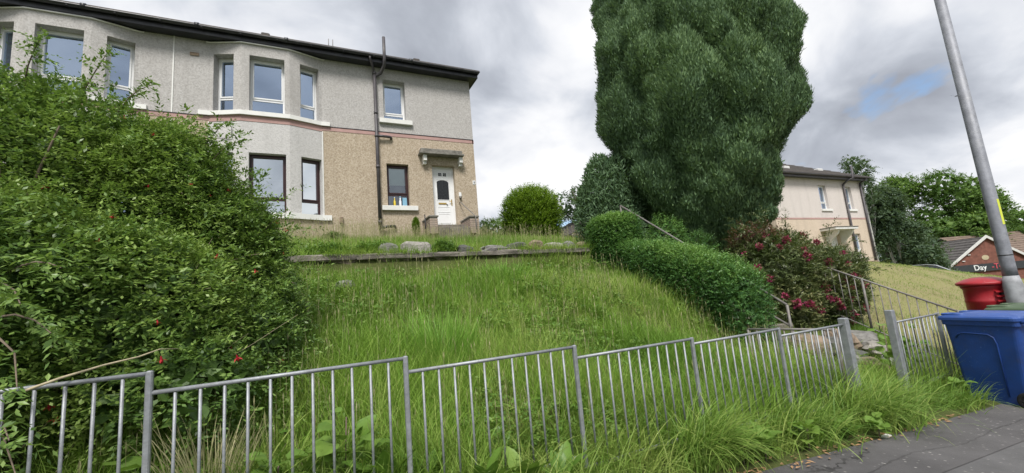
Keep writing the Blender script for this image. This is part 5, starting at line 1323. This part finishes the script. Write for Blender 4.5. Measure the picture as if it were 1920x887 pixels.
# clipped privet hedge beside the steps, lower run and taller end block
HB = []
for i in range(10):
    y = 4.42 + i * .255; x = 5.97; g = gz(x, y) - .05; tp = float(np.interp(y, [4.3, 4.6, 4.9, 5.5, 5.9, 6.8], [.10, .30, .46, .68, .79, .95])); HB.append(((x + .03 * math.sin(i * 1.7), y, (g + tp) / 2 + .02 * math.sin(i * 2.3)), (.41, .32, (tp - g) / 2)))
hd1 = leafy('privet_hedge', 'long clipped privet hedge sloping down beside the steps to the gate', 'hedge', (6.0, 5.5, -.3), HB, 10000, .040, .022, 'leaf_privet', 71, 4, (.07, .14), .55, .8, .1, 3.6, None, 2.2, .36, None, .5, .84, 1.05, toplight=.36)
hb2 = [((6.0, 7.25, .98), (.42, .55, .62))]
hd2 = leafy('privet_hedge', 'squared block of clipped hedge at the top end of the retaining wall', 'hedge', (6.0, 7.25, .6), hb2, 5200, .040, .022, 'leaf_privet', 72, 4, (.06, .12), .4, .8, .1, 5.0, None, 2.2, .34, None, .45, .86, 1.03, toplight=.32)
for o, ys in ((hd1, np.arange(4.4, 6.8, .3)), (hd2, (7.0, 7.4))):
    for y in ys:
        g = gz(6.0, y); twigs('stem', [(6.0, y, g - .05)] * 3, [(6.0 + rng.normal() * .15, y + rng.normal() * .15, g + .5) for _ in range(3)], .012, 'bark', o)
# a few untrimmed shoots on top of the hedge
sb = []; sd_ = []
for y in [4.55, 4.75, 4.85, 5.2, 5.0, 4.5, 5.6, 5.9, 4.9] + list(np.random.default_rng(5).uniform(4.5, 6.7, 26)):
    g = float(np.interp(y, [4.3, 4.6, 4.9, 5.5, 5.9, 6.8], [.10, .30, .46, .68, .79, .95])) - .03
    for t in range(3): sb.append((6.0 + rng.normal() * .12, y + rng.normal() * .05, g + rng.uniform(-.05, .02))); sd_.append((rng.normal() * .15, rng.normal() * .15, 1))
P, D, N, L, Wd, ow = sprigs(np.array(sb), np.array(sd_), rng.uniform(.08, .24, len(sb)), 5, .036, .018, .02); V, F_ = leaves(P, D, N, L, Wd); np_mesh('shoots', V, F_, 'leaf_privet', hd1, np.repeat(np.full(len(P), .8), 5), False, 'stuff')

# red-flowered rhododendron beyond the steps
rh = thing('rhododendron', 'straggly rhododendron with crimson flowers on the bank right of the handrail', 'shrub', (8.4, 5.0, -.8))
RB = [((8.0, 5.15, .0), (.88, .75, .78)), ((8.9, 5.0, -.15), (.82, .7, .7)), ((9.4, 4.9, -.32), (.66, .55, .54)), ((7.85, 5.3, .45), (.5, .45, .38)), ((8.6, 5.3, .5), (.5, .5, .38)), ((9.6, 4.8, .12), (.42, .4, .3)), ((8.9, 4.75, -.55), (.9, .45, .45)), ((7.7, 4.8, -.55), (.6, .45, .5))]
leafy('', '', '', None, RB, 7500, .085, .026, 'leaf_rhodo', 81, 4, (.08, .2), .45, .8, .15, 2.0, rh, 2.0, .38, None, .6, .75, 1.08)
leafy('', '', '', None, [((7.85, 5.3, .68), (.5, .45, .38)), ((8.7, 5.25, .35), (.5, .4, .25)), ((9.3, 4.7, -.2), (.4, .3, .3))], 520, .075, .024, 'leaf_rhodo_red', 82, 4, (.08, .2), .6, .7, .15, 2.0, rh, 2.0, .5, None, .6, .75, 1.1)
for k in range(16):
    a = Vector((rng.uniform(7.8, 9.2), rng.uniform(4.9, 5.4), 0)); a.z = gz(a.x, a.y) - .05; b = a + Vector((rng.normal() * .5, rng.normal() * .3 - .15, rng.uniform(.7, 1.35))); twigs('branch', [a], [b], rng.uniform(.01, .02), 'twig', rh, .05, 6)
twigs('branch', [(7.9, 5.0, .35), (8.1, 5.0, .3), (9.2, 4.7, -.2), (8.6, 5.1, .3)], [(7.75, 4.9, 1.0), (8.35, 4.9, .95), (10.0, 4.6, .4), (9.6, 4.9, .72)], .008, 'twig_pale', rh)
sb, sd_ = [], []
for a, b in (((9.1, 5.0, .2), (10.3, 4.75, .62)), ((9.0, 5.0, .3), (9.7, 4.85, .95)), ((8.4, 5.1, .6), (8.5, 5.0, 1.15)), ((7.8, 5.2, .8), (7.9, 5.1, 1.25)), ((9.5, 4.7, -.1), (10.6, 4.5, .05)), ((7.7, 5.2, .7), (7.3, 5.2, 1.0))):
    a, b = np.array(a), np.array(b)
    for t in np.linspace(.2, 1, 10): sb += [a + (b - a) * t + rng.normal(size=3) * .05 for _ in range(2)]; sd_ += [(b - a) + rng.normal(size=3) * .5 for _ in range(2)]
P, D, N, L, Wd, ow = sprigs(np.array(sb), np.array(sd_), rng.uniform(.1, .2, len(sb)), 4, .08, .025, .1); V, F_ = leaves(P, D, N, L, Wd); np_mesh('shoots', V, F_, 'leaf_rhodo', rh, np.repeat(rng.uniform(.2, .6, len(P)), 5), False, 'stuff')
def truss_mesh(seed):
    r = np.random.default_rng(seed); n = 46; d = unit(r.normal(size=(n, 3)) + np.array([0, 0, .5])); P = d * .02
    V, F_ = leaves(P, d + r.normal(size=(n, 3)) * .35, r.normal(size=(n, 3)), r.uniform(.045, .08, n), r.uniform(.03, .05, n))
    o = np_mesh('flower', V, F_, 'petal_crimson', None, np.repeat(r.uniform(.1, 1, n), 5)); m = o.data; bpy.data.objects.remove(o); return m
tm = [truss_mesh(s) for s in (1, 2, 3)]
q, nr = union_shell(RB, 900, lo=.98, hi=1.08); ok = np.where((nr @ np.array([-.75, -.6, .1]) > .15) & (q[:, 2] > terrain(q[:, 0], q[:, 1]) + .15))[0]
for i in rng.choice(ok, 46, replace=False):
    o = bpy.data.objects.new('flower', random.choice(tm)); COL.objects.link(o); o.parent = rh; o.location = Vector(q[i]) - off_of(rh); s = rng.uniform(.7, 1.25); o.scale = (s, s, s); o.rotation_euler = tuple(rng.uniform(-.6, .6, 3))

# round lime-green bush on the terrace
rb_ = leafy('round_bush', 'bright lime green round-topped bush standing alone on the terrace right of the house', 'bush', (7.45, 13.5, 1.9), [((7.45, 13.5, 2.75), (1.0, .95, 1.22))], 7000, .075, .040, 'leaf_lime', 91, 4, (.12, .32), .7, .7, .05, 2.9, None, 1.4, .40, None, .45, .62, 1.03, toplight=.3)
twigs('stem', [(7.45, 13.5, 1.7)] * 5, [(7.45 + rng.normal() * .3, 13.5 + rng.normal() * .3, 3.0) for _ in range(5)], .025, 'bark', rb_)
lt = leafy('shrub', 'loose olive shrub low behind the lawn just right of the house corner', 'shrub', (6.7, 15.6, 1.9), [((6.6, 15.6, 2.5), (.9, .7, .72)), ((7.3, 16.2, 2.7), (.8, .7, .7))], 900, .08, .04, 'leaf_tree', 92, 4, (.12, .3), .5, .8, .1, 2.0, None, 1.4, .6)
twigs('stem', [(6.8, 15.7, 1.7)] * 4, [(6.8 + rng.normal() * .4, 15.7, 2.6) for _ in range(4)], .02, 'bark', lt)
sp = leafy('dwarf_conifer', 'tiny yellowish dwarf conifer against the tan wall left of the front steps', 'shrub', (2.98, 12.85, 2.1), [((2.98, 12.85, 2.42), (.11, .11, .32))], 420, .05, .014, 'leaf_lime', 93, 3, (.03, .07), .9, .4, 0, 2.0, None, 3, .3)
twigs('stem', [(2.98, 12.85, 2.0)], [(2.98, 12.85, 2.5)], .012, 'bark', sp)
for c, r_, lb in (((.6, 12.2), .32, 'small dark weed clump against the house wall below the bay window'), ((1.1, 8.15), .42, 'dark leafy weed clump on the wall left of the pale block'), ((2.42, 8.1), .24, 'dark leafy weed clump on the wall right of the pale block'), ((.3, 8.2), .4, 'leafy weed clump on the wall next to the fuchsia')):
    g = gz(*c); leafy('weed_clump', lb, 'weed', (c[0], c[1], g), [((c[0], c[1], g + .02), (r_, .25, .17))], 300, .05, .028, 'leaf_weed', 94, 4, (.05, .14), .6, .7, .1, 2.0, None, 2, .45, 'leafy weeds on the terrace')

# ------------------------------------------------------------------ conifers
co = thing('conifer_tree', 'huge dense dark green conifer with billowing upright plumes between the two houses', 'conifer', (9.85, 7.85, .7))
twigs('trunk', [(9.85, 7.85, .3), (9.7, 7.7, .5), (10.1, 7.9, .5)], [(9.85, 7.85, 11.5), (9.1, 7.3, 6.0), (10.6, 8.1, 6.5)], .24, 'bark', co, 0, 10)
zp = [.6, 1.0, 1.5, 2.2, 3.2, 4.4, 5.4, 6.4, 8.0, 9.6, 11.2, 12.4, 13.2]; rp = [.35, .68, .98, 1.30, 1.66, 1.98, 2.08, 2.04, 1.80, 1.4, .9, .45, .05]
CX, CY = 9.85, 7.85
NT_, NZ_ = 260, 280
tg = np.linspace(0, 2 * math.pi, NT_, endpoint=False); zg = np.linspace(.6, 13.2, NZ_)
TG, ZG = np.meshgrid(tg, zg, indexing='ij'); RG = np.interp(ZG, zp, rp)
HG = np.zeros_like(TG)
for i in range(2300):                                             # upright plumes: domes, steeper on top, larger low down
    a, z = rng.uniform(0, 6.283), rng.uniform(.7, 13); rl = (rng.uniform(.20, .40) if i < 760 else rng.uniform(.09, .17)) * (1.6 if z < 4.5 and i % 4 == 0 and i < 760 else 1); st_z = rng.uniform(2.0, 3.6) * (.6 if z < 3.6 else 1)
    ds = (np.mod(TG - a + math.pi, 2 * math.pi) - math.pi) * np.maximum(RG, .5); dz = ZG - z; dz = np.where(dz > 0, dz * 1.0, dz * 1.5)
    d2 = (ds / rl) ** 2 + (dz / (rl * st_z)) ** 2
    if i < 760: HG = np.maximum(HG, rl * rng.uniform(1.0, 1.75) * np.clip(1 - np.sqrt(d2), 0, 1) ** .62)
    else: HG = HG + rl * .45 * np.clip(1 - d2, 0, 1)
RR = RG * (1 + .07 * np.sin(TG * 3 + 1) * np.sin(ZG * .8) + .05 * np.sin(TG * 5 + ZG * 1.1)) + HG
for a, w_, dp_ in ((-106, .13, .42), (-158, .10, .25)):             # two clefts between the main leaders
    da = (np.mod(TG - math.radians(a) + .12 * np.sin(ZG * .9) + math.pi, 2 * math.pi) - math.pi); RR = RR - dp_ * np.exp(-(da / w_) ** 2) * sm((ZG - 3.5) / 3)
RR = np.maximum(RR, .03)
SX, SY = CX + RR * np.cos(TG), CY + RR * np.sin(TG); S3 = np.stack([SX, SY, ZG], -1)
dT = np.roll(S3, -1, 0) - np.roll(S3, 1, 0); dZ = np.gradient(S3, axis=1); NG = unit(np.cross(dT, dZ))
ii = np.arange(NT_ * NZ_).reshape(NT_, NZ_); jj = np.roll(ii, -1, 0)
Q4 = np.stack([ii[:, :-1], jj[:, :-1], jj[:, 1:], ii[:, 1:]], -1).reshape(-1, 4)
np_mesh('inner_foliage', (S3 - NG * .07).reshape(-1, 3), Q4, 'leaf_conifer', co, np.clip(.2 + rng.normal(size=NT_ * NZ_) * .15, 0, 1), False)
front = np.cos(TG - math.atan2(-CY, -CX)) > -.35
area = np.linalg.norm(np.cross(dT, dZ), axis=-1) * np.where(front, 1, .15)
pk = rng.choice(NT_ * NZ_, 265000, p=(area / area.sum()).ravel())
q = S3.reshape(-1, 3)[pk] + rng.normal(size=(len(pk), 3)) * .028; nr = NG.reshape(-1, 3)[pk]
d = unit(nr * .55 + np.array([0, 0, .9]) + rng.normal(size=q.shape) * .28)
t = np.clip(.40 + .5 * (patch(q, .9, 101) - .5) + .3 * (patch(q, 5, 102) - .5) + rng.normal(size=len(q)) * .2, 0, 1)
V, F_ = shards(q - d * .045, d, nr + rng.normal(size=q.shape) * .25, rng.uniform(.06, .15, len(q)), rng.uniform(.020, .040, len(q)))
np_mesh('foliage', V, F_, 'leaf_conifer', co, np.repeat(t, 4), False, 'stuff')

cy_ = thing('cypress', 'dark narrow cypress at the left foot of the huge conifer', 'cypress', (7.05, 8.95, .8))
twigs('trunk', [(7.05, 8.95, .6)], [(7.05, 8.95, 3.2)], .09, 'bark', cy_, 0, 8)
q, nr = union_shell([((7.0, 8.95, 1.7), (.55, .55, 1.1)), ((7.2, 8.9, 2.6), (.48, .5, .85)), ((7.5, 8.75, 1.9), (.6, .5, 1.2)), ((7.3, 8.4, 1.2), (.55, .5, .7)), ((6.8, 8.9, 2.35), (.3, .35, .6)), ((7.2, 8.9, 3.1), (.34, .34, .5)), ((7.75, 8.7, 2.7), (.6, .5, .9))], 34000, lo=.6, hi=1.22, p=2.0)
d = unit(nr * .7 + np.array([0, 0, .7]) + rng.normal(size=q.shape) * .75); V, F_ = shards(q - d * .05, d, nr + rng.normal(size=q.shape) * .6, rng.uniform(.08, .18, len(q)), .035); np_mesh('foliage', V, F_, 'leaf_conifer', cy_, np.repeat(np.clip(.22 + rng.normal(size=len(q)) * .12, 0, 1), 4), False, 'stuff')
fr_ = leafy('shrub', 'thin leafy shrub under the conifer behind the slanting handrail', 'shrub', (7.7, 7.3, .6), [((7.6, 7.3, 1.1), (.5, .4, .55)), ((8.2, 7.0, .7), (.5, .4, .5))], 700, .045, .022, 'leaf_privet', 95, 4, (.1, .25), .5, .8, .2, 2.0, None, 2, .4)
twigs('stem', [(7.7, 7.3, .5)] * 5, [(7.7 + rng.normal() * .3, 7.3, 1.4) for _ in range(5)], .012, 'bark', fr_)

# ------------------------------------------------------------------ trees beyond the houses
def tree(label, c, top, crown, n, leaf, mat, seed, name='tree', cat='tree', bark='bark', base=.42, group='trees beyond the houses', lobes=16, droop=.25, trunk_r=.25, up_=.3):
    g = gz(c[0], c[1]); o = thing(name, label, cat, (c[0], c[1], g), group)
    r = np.random.default_rng(seed); H = top - g; zc0 = g + H * .34
    st = [(c[0], c[1], g - .3)]; en = [(c[0] + r.normal() * .2, c[1] + r.normal() * .2, g + H * .8)]
    twigs('trunk', st, en, trunk_r, bark, o, 0, 8)
    bl = []
    for k in range(lobes):
        f = r.uniform(.22, .98); a = r.uniform(0, 6.283); env = crown * (math.sin(math.pi * min(f * .9 + .1, 1)) ** .7); rad = env * r.uniform(.25, .8); s = crown * r.uniform(.28, .5)
        p = (c[0] + rad * math.cos(a), c[1] + rad * math.sin(a), g + H * f - s * .6); bl.append((p, (s, s, s * .85)))
    ls = [en[0]] * 0
    twigs('limb', [(c[0], c[1], g + H * r.uniform(.25, .5)) for _ in bl[:9]], [b[0] for b in bl[:9]], trunk_r * .35, bark, o, .08, 6)
    leafy('', '', '', None, bl, n, leaf, leaf * .55, mat, seed, 4, (leaf * 1.2, leaf * 4), up_, .8, droop, 2.0, o, .5, base, None, .6, .4, 1.08)
    return o
tree('slender feathery birch tree rising beside the right corner of the pale house', (40.6, 17.6), 10.4, 1.7, 2340, .15, 'leaf_tree_dark', 111, 'birch_tree', 'tree', 'birch_bark', .5, lobes=34, droop=.6, trunk_r=.12)
tree('dark drooping birch tree right of the pale house below the feathery birch', (42.5, 16.9), 6.2, 2.33, 3900, 0.187, 'leaf_tree_dark', 112, 'birch_tree', 'tree', 'birch_bark', .3, lobes=16, droop=.7, trunk_r=.12)
tree('dark bushy tree behind the two birches', (48, 19.6), 7.6, 3.3, 3900, 0.22, 'leaf_tree_dark', 113, lobes=14, base=.32)
tree('big round leafy tree left in the row beyond the grassy rise', (76.3, 28.9), 12.6, 5.15, 5980, 0.356, 'leaf_tree', 114, base=.40, lobes=20)
tree('tallest broad leafy tree in the row beyond the grassy rise', (79.1, 25.5), 12.56, 5.58, 6500, 0.356, 'leaf_tree', 115, base=.45, lobes=22)
tree('broad leafy tree behind the brick shop', (83.7, 23.8), 9.86, 5.15, 5980, 0.356, 'leaf_tree', 116, base=.42, lobes=20)
tree('lower leafy tree right of the others behind the brick shop', (88.4, 22.4), 6.62, 4.29, 3900, 0.356, 'leaf_tree', 117, base=.36, lobes=14)
tree('dark tree right of the lamp post behind the brown tiled roof', (82, 18.6), 4.2, 3.39, 3380, 0.308, 'leaf_tree', 118, base=.42, lobes=14)
tree('sparse tree with open branches just left of the dark cypress', (14.9, 20.8), 7.6, 2.01, 1352, 0.165, 'leaf_tree_dark', 119, base=.4, lobes=14, trunk_r=.09)
tree('distant rounded tree low on the skyline left of the hedge', (24.5, 36), 7.3, 3.18, 2340, 0.264, 'leaf_tree', 120, base=.4, lobes=12)
tree('distant tree showing just right of the house corner', (12.6, 31), 6.1, 2.33, 2340, 0.22, 'leaf_tree', 121, base=.38, lobes=12)
tree('distant tree low behind the round lime bush', (17.2, 38), 6.8, 3.39, 2340, 0.264, 'leaf_tree', 122, base=.36, lobes=12)

# a gull high up against the cloud
bd = thing('bird', 'small dark bird gliding in the clouds left of the lamp post', 'bird', (55.9, 15.3, 15.5))
q = MB(); q.tube([(55.9, 15.15, 15.5), (55.9, 15.22, 15.5), (55.9, 15.4, 15.52), (55.9, 15.55, 15.5)], [.01, .05, .05, .012], 8); q.build('body', 'bird_grey', bd)
for sg in (-1, 1):
    q = MB(); u = Vector((0, sg * .75, .42)).normalized()
    b = Vector((55.9, 15.35, 15.52)); P_ = [b + Vector((.06, 0, 0)), b + u * .3 + Vector((.09, 0, .04)), b + u * .62 + Vector((0, 0, -.02)), b + u * .3 + Vector((-.07, 0, .02)), b + Vector((-.08, 0, 0))]
    q.face(P_); q.face([p + Vector((0, .0, -.012)) for p in reversed(P_)]); q.build('wing', 'bird_grey', bd)
